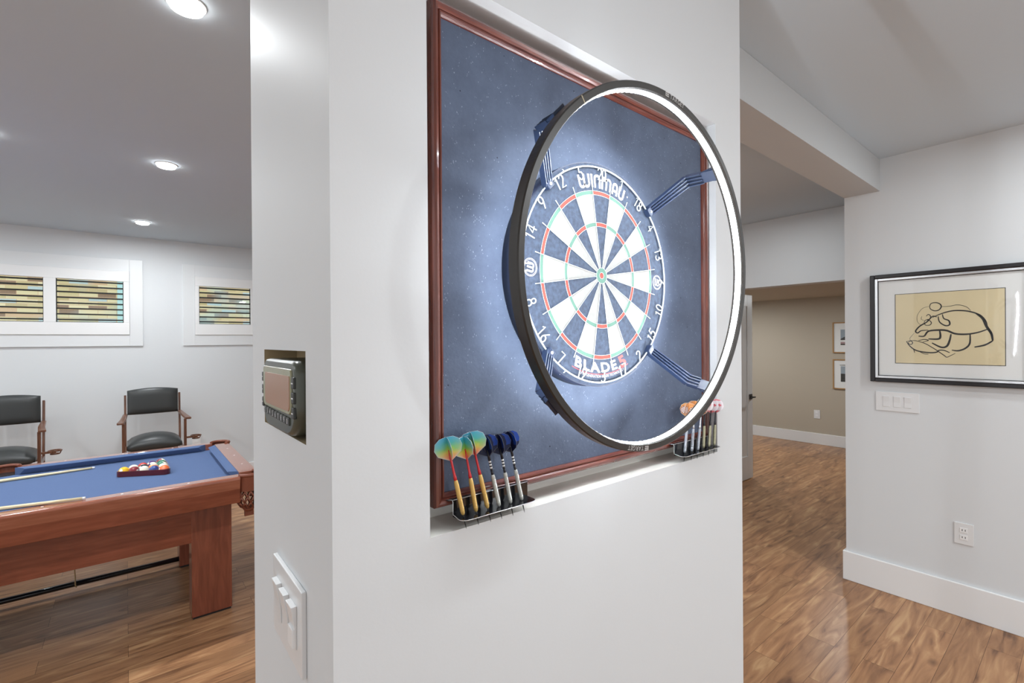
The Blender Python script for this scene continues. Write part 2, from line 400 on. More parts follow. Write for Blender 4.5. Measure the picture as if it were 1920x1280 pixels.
# ---- header wall with the doorway, far room
b = MB(); b.box(4.776, 4.93, -0.4, 1.2, 0, H); b.box(4.776, 4.93, 2.56, 6.5, 0, H); b.box(4.776, 4.93, 1.2, 2.56, 2.10, H)
struct('wall_header', b, M['wall'])
b = MB(); b.box(8.14, 8.25, -0.4, 6.5, 0, H); b.box(6.05, 8.14, -0.4, 6.5, 2.22, H-0.001)
struct('wall_far', b, M['beige'])
b = MB(); b.box(8.124, 8.14, -0.4, 6.5, 0, 0.165)
struct('baseboard_far', b, M['trim'], bevel=0.004)
b = MB(); b.box(3.87, 8.14, -0.55, -0.4, 0, H)
struct('wall_side', b, M['beige'])

# ---- open door
d1 = sroot('door_1', (4.95, 2.52, 0))
b = MB(); DX0, DX1, DY0, DY1 = 4.90, 5.60, 2.52, 2.56
b.box(DX0, DX1, DY0+0.008, DY1-0.008, 0.012, 2.10)
for y0, y1 in ((DY0, DY0+0.008), (DY1-0.008, DY1)):
    b.box(DX0, DX0+0.12, y0, y1, 0.012, 2.10); b.box(DX1-0.12, DX1, y0, y1, 0.012, 2.10)
    b.box(DX0+0.12, DX1-0.12, y0, y1, 0.012, 0.27); b.box(DX0+0.12, DX1-0.12, y0, y1, 1.97, 2.10)
b.build('door_panel', M['trim'], d1, bevel=0.002)
b = MB(); b.box(5.515, 5.575, 2.510, 2.519, 0.91, 0.97); b.box(5.54, 5.555, 2.47, 2.510, 0.933, 0.947); b.box(5.44, 5.555, 2.462, 2.474, 0.933, 0.947)
b.box(5.515, 5.575, 2.561, 2.570, 0.91, 0.97); b.box(5.54, 5.555, 2.570, 2.605, 0.933, 0.947); b.box(5.44, 5.555, 2.600, 2.612, 0.933, 0.947)
b.box(5.599, 5.604, 2.53, 2.55, 0.90, 0.98)
o = b.build('door_handle', M['black'], d1, bevel=0.002); o['label'] = 'square black lever handle'

# ---- back wall with two window openings
W1X, W2X = (-1.25, 0.035), (0.614, 1.90); WZ0, WZ1 = 1.690, 2.356
b = MB(); T = 0.15
b.box(-4.2, 4.776, YB, YB+T, 0, WZ0); b.box(-4.2, 4.776, YB, YB+T, WZ1, H)
b.box(-4.2, W1X[0], YB, YB+T, WZ0, WZ1); b.box(W1X[1], W2X[0], YB, YB+T, WZ0, WZ1); b.box(W2X[1], 4.776, YB, YB+T, WZ0, WZ1)
struct('wall_back', b, M['wall'])
b = MB(); b.box(-4.2, 4.776, YB-0.016, YB, 0, 0.15)
struct('baseboard_back', b, M['trim'], bevel=0.004)

M['slat'] = mat('shade_black_louver', (0.012, 0.012, 0.010, 1), 0.6)  # shade on the louver undersides is put into this black colour
def shutter_window(name, x0, x1, panels, trimname, cw=0.112):
    # flat casing on the wall
    c = MB(); y0, y1 = YB-0.018, YB
    c.box(x0-cw, x0, y0, y1, WZ0-0.12, WZ1+0.13); c.box(x1, x1+cw, y0, y1, WZ0-0.12, WZ1+0.13)
    c.box(x0, x1, y0, y1, WZ1, WZ1+0.13); c.box(x0, x1, y0, y1, WZ0-0.12, WZ0)
    struct(trimname, c, M['casing'], bevel=0.002)
    r = sroot(name, ((x0+x1)/2, YB+0.03, WZ0))
    f = MB(); fy0, fy1 = YB-0.030, YB+0.012
    zs0, zs1 = 1.815, 2.248
    f.box(x0+0.001, x1-0.001, fy0, fy1, WZ0+0.001, zs0); f.box(x0+0.001, x1-0.001, fy0, fy1, zs1, WZ1-0.001)
    edges = [x0+0.001] + [v for p in panels for v in p] + [x1-0.001]
    for i in range(0, len(edges), 2): f.box(edges[i], edges[i+1], fy0, fy1, zs0, zs1)
    f.build('window_frame', M['trim'], r, bevel=0.003)
    for (a, c_) in panels:
        for k in range(8):
            z = zs1-0.018-0.0555*k
            l = MB(); l.box(a+0.003, c_-0.003, YB-0.026, YB+0.030, z-0.0060, z+0.0060)
            l.build('louver', M['slat'], r, bevel=0.001)
        l = MB(); l.box(a, a+0.006, YB+0.0, YB+0.012, zs0, zs1); l.box(c_-0.006, c_, YB, YB+0.012, zs0, zs1); l.box(a, c_, YB, YB+0.012, zs0, zs0+0.006)
        l.build('shadow_bead', M['slat'], r)
    g = MB(); g.box(x0+0.001, x1-0.001, YB+0.100, YB+0.104, WZ0+0.001, WZ1-0.001)
    g.build('pane', M['glass'], r)
shutter_window('window_1', W1X[0], W1X[1], [(-1.13, -0.62), (-0.531, -0.015)], 'trim_2')
shutter_window('window_2', W2X[0], W2X[1], [(0.655, 1.178), (1.267, 1.79)], 'trim_3')

# ---- stone retaining wall outside the windows
def stone_mat():
    m_ = mat('stacked_stone', (0.4, 0.38, 0.28, 1), 0.9); nt = m_.node_tree; bs = nt.nodes['Principled BSDF']; N = nt.nodes.new; L = nt.links.new
    tc = N('ShaderNodeTexCoord'); mp = N('ShaderNodeMapping'); mp.inputs['Rotation'].default_value = (PI/2, 0, 0); L(tc.outputs['Object'], mp.inputs['Vector'])
    br = N('ShaderNodeTexBrick'); br.inputs['Scale'].default_value = 1; br.inputs['Brick Width'].default_value = 0.17; br.inputs['Row Height'].default_value = 0.05
    br.inputs['Mortar Size'].default_value = 0.003; br.inputs['Color1'].default_value = (0, 0, 0, 1); br.inputs['Color2'].default_value = (1, 1, 1, 1); br.inputs['Mortar'].default_value = (0.5, 0.5, 0.5, 1)
    L(mp.outputs['Vector'], br.inputs['Vector'])
    r = N('ShaderNodeValToRGB'); r.color_ramp.interpolation = 'CONSTANT'; e = r.color_ramp.elements
    e[0].position = 0; e[0].color = rgb(190, 182, 140); e[1].position = 0.88; e[1].color = rgb(132, 112, 92)
    for p, c in ((0.18, (204, 198, 160)), (0.36, (178, 168, 128)), (0.5, (196, 172, 140)), (0.62, (170, 192, 196)), (0.74, (210, 204, 168))):
        q = e.new(p); q.color = rgb(*c)
    L(br.outputs['Color'], r.inputs['Fac'])
    n = N('ShaderNodeTexNoise'); n.inputs['Scale'].default_value = 1.6; n.inputs['Detail'].default_value = 2; L(tc.outputs['Object'], n.inputs['Vector'])
    r2 = N('ShaderNodeValToRGB'); r2.color_ramp.elements[0].position = 0.5; r2.color_ramp.elements[1].position = 0.62; L(n.outputs['Fac'], r2.inputs['Fac'])
    mx = N('ShaderNodeMixRGB'); mx.inputs['Color2'].default_value = rgb(150, 190, 196); L(r.outputs['Color'], mx.inputs['Color1'])
    ml = N('ShaderNodeMath'); ml.operation = 'MULTIPLY'; ml.inputs[1].default_value = 0.55; L(r2.outputs['Color'], ml.inputs[0]); L(ml.outputs[0], mx.inputs['Fac'])
    L(mx.outputs['Color'], bs.inputs['Base Color'])
    return m_
b = MB(); b.box(-4.5, 5.5, 7.55, 7.8, 0.4, 3.0)
o = b.build('retaining_wall', stone_mat()); o['kind'] = 'structure'
b = MB(); b.box(-0.075, -0.018, 7.46, 7.54, 1.2, 3.0)
tag(b.build('drain_pipe', mat('teal_white_pipe', rgb(170, 212, 214), 0.5)), 'pale blue upright pipe against the stone outside the left window', 'pipe')
b = MB(); b.box(-4.5, 5.5, 6.65, 7.55, 0.3, 0.4)
o = b.build('ground', mat('gravel', rgb(150, 140, 120), 0.9, noise=(40, 0.3))); o['kind'] = 'structure'

# ================================================================== DARTBOARD WALL
# backboard: mahogany frame round a slate felt panel
FX0, FX1, FZ0, FZ1, FY, FYB = 0.3825, 1.2325, 1.331, 2.151, 0.667, 0.7245
bb = thing('dart_backboard', 'square slate blue backboard in a red-brown wooden frame set in the wall recess', 'backboard', ((FX0+FX1)/2, FYB, FZ0))
b = MB(); b.box(FX0+0.018, FX1-0.018, 0.680, FYB, FZ0+0.018, FZ1-0.018)
b.build('felt_panel', M['felt'], bb)
def moulding(p0, p1, inn, mm, nm='frame_rail'):
    """moulding from p0 to p1 (outer corners), inn = unit vector towards panel"""
    p0 = Vector(p0); p1 = Vector(p1); inn = Vector(inn); d = (p1-p0).normalized(); W_ = 0.021
    prof = [(0, FYB), (0, FY+0.006), (0.002, FY+0.002), (0.006, FY), (0.010, FY+0.001), (0.0125, FY+0.004), (0.0135, FY+0.006), (0.015, FY+0.004), (0.0175, FY+0.004), (0.019, FY+0.007), (W_, FY+0.010), (W_, FYB)]
    a = []; c = []
    for t, y in prof:
        q = p0+inn*t+d*t; a.append(Vector((q.x, y, q.z))); q = p1+inn*t-d*t; c.append(Vector((q.x, y, q.z)))
    n = len(prof); fs = [(i, (i+1) % n, n+(i+1) % n, n+i) for i in range(n)] + [list(range(n)), list(range(n, 2*n))[::-1]]
    bq = MB(); bq.add(a+c, fs); bq.build(nm, mm, bb)
moulding((FX0, 0, FZ0), (FX0, 0, FZ1), (1, 0, 0), M['mahog']); moulding((FX1, 0, FZ1), (FX1, 0, FZ0), (-1, 0, 0), M['mahog'])
moulding((FX0, 0, FZ1), (FX1, 0, FZ1), (0, 0, -1), M['mahog_h']); moulding((FX1, 0, FZ0), (FX0, 0, FZ0), (0, 0, 1), M['mahog_h'])

# ---- dartboard
BX, BZ, BY = 0.753, 1.7306, 0.6385
db = thing('dartboard', 'round bristle dartboard with white wire numbers and red and green rings', 'dartboard', (BX, 0.679, BZ))
M['sisal'] = mat('black_sisal', rgb(52, 61, 77), 0.85, spec=0.3, bump=0.5, bscale=420, noise=(120, 0.28))
M['cream'] = mat('cream_sisal', rgb(126, 125, 122), 0.85, spec=0.2, noise=(160, 0.04))
M['red'] = mat('red_sisal', rgb(150, 66, 58), 0.85, spec=0.2)
M['green'] = mat('green_sisal', rgb(82, 112, 100), 0.85, spec=0.2)
M['rim'] = mat('black_rim', rgb(26, 34, 56), 0.5)
M['wire'] = mat('white_wire', rgb(174, 180, 178), 0.3)
M['print'] = mat('white_print', rgb(176, 172, 178), 0.6)
M['redprint'] = mat('red_print', rgb(172, 56, 52), 0.6)
def bp(r, adeg, y=BY):
    """board point: radius, clock angle in degrees (0 = up, + = to the right)"""
    a = math.radians(adeg); return Vector((BX+r*math.sin(a), y, BZ+r*math.cos(a)))
b = MB(); RB = 0.2255
rr = [(0.00635, None), (0.0159, None), (0.099, 0), (0.107, 1), (0.162, 0), (0.170, 1), (RB-0.003, 2)]
SUB = 6
def ringpoly(r0, r1, a0, a1, mi, n):
    for k in range(n):
        u0 = a0+(a1-a0)*k/n; u1 = a0+(a1-a0)*(k+1)/n
        if r0 == 0: b.add([bp(0, 0), bp(r1, u0), bp(r1, u1)], [(0, 1, 2)], mi)
        else: b.quad(bp(r0, u0), bp(r1, u0), bp(r1, u1), bp(r0, u1), mi)
for k in range(20):
    a0 = -9+18*k; even = (k % 2 == 0)          # k=0 is 20: dark wedge, red rings
    dark, ringm = (0, 2) if even else (1, 3)
    ringpoly(0.0, 0.00635, a0, a0+18, 2, 2); ringpoly(0.00635, 0.0159, a0, a0+18, 3, 2)
    ringpoly(0.0159, 0.099, a0, a0+18, dark, 4); ringpoly(0.099, 0.107, a0, a0+18, ringm, SUB)
    ringpoly(0.107, 0.162, a0, a0+18, dark, SUB); ringpoly(0.162, 0.170, a0, a0+18, ringm, SUB)
    ringpoly(0.170, RB-0.002, a0, a0+18, 0, SUB)
b.build('board_face', [M['sisal'], M['cream'], M['red'], M['green']], db, fix=False)
b = MB(); b.rings([(Vector((BX, 0.679, BZ)), RB), (Vector((BX, BY+0.0005, BZ)), RB)], Vector((0, -1, 0)), 96)
b.build('rim_band', M['rim'], db)
b = MB(); yw = BY-0.0006
for r in (0.00635, 0.0159, 0.099, 0.107, 0.162, 0.170):
    b.tube([bp(r, 360*k/90, yw) for k in range(90)], 0.00042, 5, True)
for k in range(20):
    a = 9+18*k; b.tube([bp(0.0159, a, yw), bp(0.170, a, yw-0.0006), bp(0.1835, a, yw-0.0006)], [0.0005, 0.0006, 0.0011], 5)
b.build('wire_spider', M['wire'], db)
# number ring
b = MB(); RW = 0.2165; yn = BY-0.0035
b.tube([bp(RW, 360*k/96, yn) for k in range(96)], 0.0016, 7, True)
nums = [20, 1, 18, 4, 13, 6, 10, 15, 2, 17, 3, 19, 7, 16, 8, 11, 14, 9, 12, 5]
HN = 0.0235
for k, nmb in enumerate(nums):
    a = 18.0*k; flip = 90 < a < 270
    s_ = str(nmb); wtot = 0.62*len(s_)*HN*0.9
    uz = math.radians(a + (180 if flip else 0))
    ux = Vector((math.cos(uz), 0, -math.sin(uz))); uy = Vector((math.sin(uz), 0, math.cos(uz)))
    base = bp(RW-0.001-(0 if flip else HN), a, yn)
    for q, ch in enumerate(s_):
        for st in DIG[ch]:
            pts = [base + ux*(-wtot/2+q*0.62*HN*0.9+p[0]*HN*0.9) + uy*(p[1]*HN) for p in st]
            b.tube(pts, 0.00125, 6)
for k in range(6):
    a = 30+60*k; b.tube([bp(RW, a, yn), bp(RW+0.004, a, yn+0.002), bp(RB, a, yn+0.012)], 0.001, 5)
b.build('number_ring', M['wire'], db)
# printed lettering on the face
PY = BY-0.0001
b = MB()
LW = {  # fat rounded logo letters, cell height 1
 'w': [[(0.08, 1), (0.08, 0.3)]+earc(0.27, 0.27, 0.19, 0.2, 180, 360, 6)+[(0.46, 1)], [(0.46, 0.3)]+earc(0.65, 0.27, 0.19, 0.2, 180, 360, 6)+[(0.84, 1)]],
 'i': [[(0.1, 0.02), (0.1, 1)]],
 'n': [[(0.08, 0.0), (0.08, 0.7)]+earc(0.28, 0.72, 0.2, 0.2, 180, 0, 6)+[(0.48, 0)]],
 'm': [[(0.08, 0.0), (0.08, 0.7)]+earc(0.25, 0.72, 0.17, 0.2, 180, 0, 6)+[(0.42, 0)], [(0.42, 0.7)]+earc(0.59, 0.72, 0.17, 0.2, 180, 0, 6)+[(0.76, 0)]],
 'a': [[(0.08, 0.0), (0.1, 0.6)]+earc(0.27, 0.66, 0.17, 0.24, 180, 0, 6)+[(0.46, 0)], [(0.1, 0.32), (0.44, 0.32)]],
 'u': [[(0.08, 1), (0.08, 0.3)]+earc(0.27, 0.27, 0.19, 0.2, 180, 360, 6)+[(0.46, 1)]]}
seq = [('w', 0.98), ('i', 0.26), ('n', 0.62), ('m', 0.9), ('a', 0.58), ('u', 0.58)]
tot = sum(s[1] for s in seq); hh = 0.0265; a0, a1 = -20.5, 23.5; r0 = 0.1765
def arc_pt(xn, yn_): return bp(r0+yn_*hh, a0+(a1-a0)*xn/tot, PY)
def arc_stroke(pts, wd):
    # stroke in letter coordinates -> curved ribbon
    k = len(pts); L_ = []; R_ = []
    asp = (math.radians(a1-a0)*(r0+hh/2)/tot)/hh
    for i in range(k):
        p = pts[max(i-1, 0)]; q = pts[min(i+1, k-1)]; dx, dy = (q[0]-p[0])*asp, q[1]-p[1]; d = math.hypot(dx, dy) or 1
        nx, ny = -dy/d*wd/2/asp, dx/d*wd/2
        L_.append(arc_pt(pts[i][0]+nx, pts[i][1]+ny)); R_.append(arc_pt(pts[i][0]-nx, pts[i][1]-ny))
    for i in range(k-1): b.quad(L_[i], L_[i+1], R_[i+1], R_[i])
x = 0
for ch, wd in seq:
    for st in LW[ch]: arc_stroke([(x+p[0], p[1]) for p in st], 0.2)
    x += wd
# small registration dot
for k in range(24):
    c0 = bp(0.195, 26.0, PY)
    b.add([c0, c0+Vector((0.0018*math.cos(k*PI/12), 0, 0.0018*math.sin(k*PI/12))), c0+Vector((0.0018*math.cos((k+1)*PI/12), 0, 0.0018*math.sin((k+1)*PI/12)))], [(0, 1, 2)])
# BLADE + 5 along the lower edge (reads left to right, feet outward)
def low_text(bq, text, size, r_base, ac, mi, sx=1.0, shear=0.0, track=0.0, off=0.0):
    wt = text_w(text, size, sx, track)
    def place(xx, yy):
        ang = 180 - (ac) - math.degrees((xx-wt/2)/r_base)
        return bp(r_base-yy, ang, PY)
    put_text(bq, text, size, place, mi, sx, shear, track, off)
b.build('maker_name', M['print'], db, fix=False)
b = MB(); low_text(b, 'BLADE', 0.0275, 0.1960, -4.5, 0, 1.46, -0.15, 0.05, 0.035); b.build('model_name', M['print'], db, fix=False)
b = MB(); low_text(b, '5', 0.0330, 0.1980, 21.3, 0, 1.4, -0.2, 0.0, 0.04)
b.build('model_digit', M['redprint'], db, fix=False)
b = MB(); low_text(b, 'FIFTH GENERATION BLADE TECHNOLOGY', 0.0078, 0.2070, 0.5, 0, 0.9)
b.build('small_print', M['print'], db, fix=False)
b = MB()
for (u0, u1, r) in ((155, 206, 0.1995),):
    n = 20
    for k in range(n):
        p, q = u0+(u1-u0)*k/n, u0+(u1-u0)*(k+1)/n
        b.quad(bp(r, p, PY), bp(r, q, PY), bp(r+0.0013, q, PY), bp(r+0.0013, p, PY))
b.build('underline', M['redprint'], db, fix=False)
# round W emblems left and right
for ac, rot in ((-90, -80), (90, 80)):
    b = MB(); c0 = bp(0.1925, ac, PY)
    for r_, wd in ((0.0165, 0.0012), (0.0140, 0.0007)):
        for k in range(40):
            a = [c0+Vector((rad*math.cos(2*PI*t/40), 0, rad*math.sin(2*PI*t/40))) for t, rad in ((k, r_), (k+1, r_), (k+1, r_-wd), (k, r_-wd))]
            b.quad(*a)
    cr, sr = math.cos(math.radians(rot)), math.sin(math.radians(rot))
    if ac > 0: cr, sr = math.cos(math.radians(10)), math.sin(math.radians(10))
    ux = Vector((cr, 0, -sr)); uy = Vector((sr, 0, cr)); sz = 0.019
    for st in LW['w']:
        for i in range(len(st)-1):
            p, q = Vector(((st[i][0]-0.46)*sz, (st[i][1]-0.5)*sz*0.85)), Vector(((st[i+1][0]-0.46)*sz, (st[i+1][1]-0.5)*sz*0.85))
            d = (q-p).normalized() if (q-p).length else Vector((1, 0)); nn = Vector((-d.y, d.x))*0.0019
            b.quad(*[c0+ux*t.x+uy*t.y for t in (p+nn, q+nn, q-nn, p-nn)])
    b.build('emblem', M['print'], db, fix=False)

# ---- ring light on four brackets
RC = Vector((0.755, 0.507, 1.7235)); TZ, TX = -0.020, 0.042; RO, RI, RD = 0.3275, 0.3145, 0.023
ru = Vector((math.cos(TZ), math.sin(TZ), 0)); rn = Vector((-math.sin(TZ)*math.cos(TX), math.cos(TZ)*math.cos(TX), math.sin(TX))); rv = ru.cross(rn)
if rv.z < 0: rv = -rv
def rp(r, adeg, off):
    a = math.radians(adeg); return RC+ru*(r*math.sin(a))+rv*(r*math.cos(a))+rn*off
rl = thing('ring_light', 'large round black LED ring light standing out in front of the dartboard', 'light', tuple(RC))
b = MB(); n = 160
prof = [(RO-0.002, 0), (RO, 0.002), (RO, RD-0.002), (RO-0.002, RD), (RI+0.001, RD), (RI, RD-0.001), (RI, 0.001), (RI+0.001, 0)]
vs = [rp(r, 360*k/n, o_) for k in range(n) for r, o_ in prof]; k8 = len(prof)
b.add(vs, [(k*k8+j, k*k8+(j+1) % k8, ((k+1) % n)*k8+(j+1) % k8, ((k+1) % n)*k8+j) for k in range(n) for j in range(k8)], 0, False)
o = b.build('housing', M['housing'], rl); o['label'] = 'thin black hoop'
for p in o.data.polygons: p.use_smooth = False
b = MB()
vs = [rp(r, 360*k/n, o_) for k in range(n) for r, o_ in ((RI-0.0006, 0.0050), (RI-0.0006, 0.0180), (RI, 0.0180), (RI, 0.0050))]
b.add(vs, [(k*4+j, k*4+(j+1) % 4, ((k+1) % n)*4+(j+1) % 4, ((k+1) % n)*4+j) for k in range(n) for j in range(4)], 0)
NL = 150
for k in range(NL):
    a = 360*(k+0.5)/NL; w2 = math.degrees(0.0026/RI)
    P = [rp(RI-0.0008, a-w2, 0.0085), rp(RI-0.0008, a+w2, 0.0085), rp(RI-0.0008, a+w2, 0.0145), rp(RI-0.0008, a-w2, 0.0145),
         rp(RI-0.0022, a-w2, 0.0085), rp(RI-0.0022, a+w2, 0.0085), rp(RI-0.0022, a+w2, 0.0145), rp(RI-0.0022, a-w2, 0.0145)]
    b.add(P, [(4, 5, 6, 7)], 1); b.add(P, [(0, 1, 5, 4), (2, 3, 7, 6), (1, 2, 6, 5), (3, 0, 4, 7)], 2)
M['led'] = mat('led_emitter', (0.9, 0.95, 1, 1), 0.5, emit=((0.89, 0.945, 1.0, 1), LED_E))
M['strip'] = mat('white_led_tape', (0.85, 0.88, 0.9, 1), 0.4, emit=((0.89, 0.945, 1.0, 1), LED_E*0.006))
o = b.build('led_strip', [M['strip'], M['led'], M['white']], rl); o['label'] = 'glowing white LED strip inside the hoop'
# joints, lettering
M['brass'] = mat('pale_joint_mark', rgb(190, 180, 150), 0.4)
b = MB()
for a in (-39.5, ):
    b.quad(rp(RO, a-0.2, -0.0003), rp(RO, a+0.2, -0.0003), rp(RI, a+0.2, -0.0003), rp(RI, a-0.2, -0.0003))
b.build('joint', M['brass'], rl)
M['tgt'] = mat('silver_print', rgb(208, 208, 208), 0.5)
for ac in (6.5, 188.0):
    b = MB(); size = 0.0115; tx = 'TARGET'; wt = text_w(tx, size, 0.95, 0.02)+0.015
    def place(xx, yy): return rp(RI+0.0025+yy, ac+math.degrees((xx-wt/2)/RI), -0.0004)
    for j in range(3): # small bar emblem
        b.quad(place(0.0, 0.0005+j*0.0033), place(0.0105, 0.0005+j*0.0033), place(0.0105, 0.0025+j*0.0033), place(0.0, 0.0025+j*0.0033))
    b.quad(place(0, 0.0005), place(0.002, 0.0005), place(0.002, 0.009), place(0, 0.009))
    put_text(b, tx, size, lambda xx, yy: place(xx+0.014, yy), 0, 0.95, 0.0, 0.02)
    b.build('printed_name', M['tgt'], rl, fix=False)
# brackets: clip on the number ring, ribbed plate out to the elbow, then forward to the hoop
for a in (-45, 45, 135, -135):
    er = Vector((math.sin(math.radians(a)), 0, math.cos(math.radians(a)))); et = Vector((math.cos(math.radians(a)), 0, -math.sin(math.radians(a))))
    P0 = Vector((BX, 0.632, BZ))+er*0.219
    P1 = Vector((BX, 0.578, BZ))+er*0.312
    P2 = rp(RI+0.006, a, RD+0.001)
    hw = 0.0125
    arm = MB()
    def plate(A, B, w0, w1, th):
        d = (B-A).normalized(); nn = d.cross(et).normalized()
        v = [A-et*w0, A+et*w0, B+et*w1, B-et*w1]
        arm.add([p for p in v]+[p+nn*th for p in v], [(0, 1, 2, 3), (7, 6, 5, 4), (0, 4, 5, 1), (1, 5, 6, 2), (2, 6, 7, 3), (3, 7, 4, 0)])
        return nn
    n1 = plate(P0, P1, hw*0.8, hw, 0.0022); P15 = P1.lerp(P2, 0.55)
    n2 = plate(P1, P2, hw, hw, 0.0022)
    for t in (-0.93, -0.34, 0.28, 0.93):
        for (A, B, nn, f0) in ((P0, P1, n1, 0.8), (P1, P15, n2, 1.0)):
            d = (B-A).normalized()
            for sgn in (-1, 1):
                A_, B_ = A+et*(t*hw*f0), B+et*(t*hw)
                q = [A_-et*0.0012, A_+et*0.0012, B_+et*0.0012, B_-et*0.0012]; h = 0.0045*sgn
                arm.add(q+[p+nn*(h if sgn < 0 else 0.0022+abs(h)) for p in q], [(0, 1, 2, 3), (7, 6, 5, 4), (0, 4, 5, 1), (1, 5, 6, 2), (2, 6, 7, 3), (3, 7, 4, 0)])
    o = arm.build('bracket', M['armp'], rl)
    cl = MB(); c0 = Vector((BX, 0.634, BZ))+er*0.2165
    cl.box(-0.009, 0.009, -0.008, 0.0105, -0.0065, 0.0065, 0, Matrix.Translation(c0) @ Matrix((et, Vector((0, 1, 0)), er)).transposed().to_4x4())
    cl.rings([(c0+Vector((0, -0.008, 0)), 0.0035), (c0+Vector((0, -0.0105, 0)), 0.0028)], Vector((0, -1, 0)), 10, 1)
    q = cl.build('clip', [M['armp'], M['satin']], o, bevel=0.0012)
    # swelling shoe where the bracket meets the hoop
    sh = MB(); A = P1.lerp(P2, 0.35); B = P2
    dd = (B-A).normalized(); nn = dd.cross(et).normalized()
    if nn.dot(er) < 0: nn = -nn
    sh.add([A+nn*0.003-et*0.010, A+nn*0.003+et*0.010, B+nn*0.003+et*0.016, B+nn*0.003-et*0.016, A+nn*0.004-et*0.010, A+nn*0.004+et*0.010, B+nn*0.011+et*0.016, B+nn*0.011-et*0.016],
           [(0, 1, 2, 3), (7, 6, 5, 4), (0, 4, 5, 1), (1, 5, 6, 2), (2, 6, 7, 3), (3, 7, 4, 0)])
    sh.build('shoe', M['armp'], o, bevel=0.001)

# ---- dart racks
def rack(x0, x1, xs, label):
    zt, zs = 1.3425, 1.3165
    r = thing('dart_rack', label, 'rack', ((x0+x1)/2, 0.6665, zs), 'black metal dart racks')
    b = MB(); th = 0.0012; yb_ = 0.658
    b.box(x0-0.008, x1+0.004, yb_, 0.6665, zt, zt+th)                       # top flange
    b.box(x0, x1, yb_-th, yb_, zs, zt+th)                                   # back plate
    # shelf with rounded front corners, a raised lip at the front edge
    out = [(x0, yb_), (x0, 0.640)]+[(x0+0.014-0.014*math.cos(t*PI/8), 0.640-0.012*math.sin(t*PI/8)) for t in range(1, 5)]
    out += [(x1-0.014+0.014*math.sin(t*PI/8), 0.640-0.012*math.cos(t*PI/8)) for t in range(0, 5)]+[(x1, yb_)]
    b.prism([(p[0], p[1], zs) for p in out], (0, 0, th))
    o = b.build('shelf', M['blackgloss'], r); 
    b = MB(); b.tube([(x0-0.008, 0.6655, zt+th), (x0-0.001, yb_, zt+th), (x0-0.0003, yb_-th, zt-0.002), (x0-0.0003, yb_-th, zs+0.004)]+[(p[0], p[1], zs+th*0.5) for p in out[1:]], 0.0007, 5)  # thin bright tubes stand in for highlights along the black metal edges
    b.tube([(x0, yb_-th-0.0002, zt+th), (x1, yb_-th-0.0002, zt+th)], 0.0005, 5)
    q = b.build('edge_highlight', M['satin'], r); q['label'] = 'bright highlight drawn along the rack edge'
    return r
DL = [((0.4235, 1.2985), (0.3965, 1.4465)), ((0.4475, 1.2985), (0.4290, 1.4430)), ((0.4725, 1.2975), (0.4430, 1.4490)),
      ((0.4960, 1.2965), (0.4715, 1.4400)), ((0.5205, 1.2965), (0.5000, 1.4380)), ((0.5465, 1.2960), (0.5215, 1.4400))]
DR = [((1.062, 1.300), (1.0870, 1.4420)), ((1.0955, 1.298), (1.1150, 1.4450)), ((1.1230, 1.297), (1.1480, 1.4400)),
      ((1.1520, 1.297), (1.1640, 1.4480)), ((1.1790, 1.297), (1.1960, 1.4430)), ((1.2060, 1.297), (1.2190, 1.4410))]
rack(0.408, 0.566, None, 'black metal dart rack at the lower left corner of the backboard')
rack(1.040, 1.218, None, 'black metal dart rack at the lower right corner of the backboard')

M['gold'] = mat('golden_brass_barrel', rgb(206, 168, 96), 0.42, metal=0.3)
M['redshaft'] = mat('red_shaft', rgb(196, 22, 30), 0.25, coat=0.4)
M['steelbarrel'] = mat('grey_knurled_barrel', rgb(190, 190, 184), 0.4, metal=0.35)
M['silverbarrel'] = mat('silver_spiral_barrel', rgb(188, 194, 204), 0.3, metal=0.6)
M['olive'] = mat('pale_brass_barrel', rgb(170, 166, 138), 0.35, metal=0.5)
M['point'] = mat('dark_point', (0.03, 0.03, 0.03, 1), 0.3, metal=0.6)
M['blackshaft'] = mat('black_shaft', (0.015, 0.015, 0.02, 1), 0.3)
M['flightnavy'] = mat('navy_flight', rgb(18, 24, 56), 0.35, spec=0.25)
M['flightblue'] = mat('bright_blue_flight', rgb(22, 54, 128), 0.35, spec=0.25)
M['pale'] = mat('pale_line', rgb(196, 206, 214), 0.4)
M['dullline'] = mat('dull_grey_line', rgb(96, 100, 108), 0.4)
M['orange'] = mat('orange_flame_flight', rgb(204, 140, 84), 0.4, noise=(220, 0.35))
M['brownp'] = mat('brown_flame', rgb(150, 86, 52), 0.5)
M['flagwhite'] = mat('white_flight', rgb(226, 220, 222), 0.4)
M['flagred'] = mat('red_flight_print', rgb(222, 116, 124), 0.4)
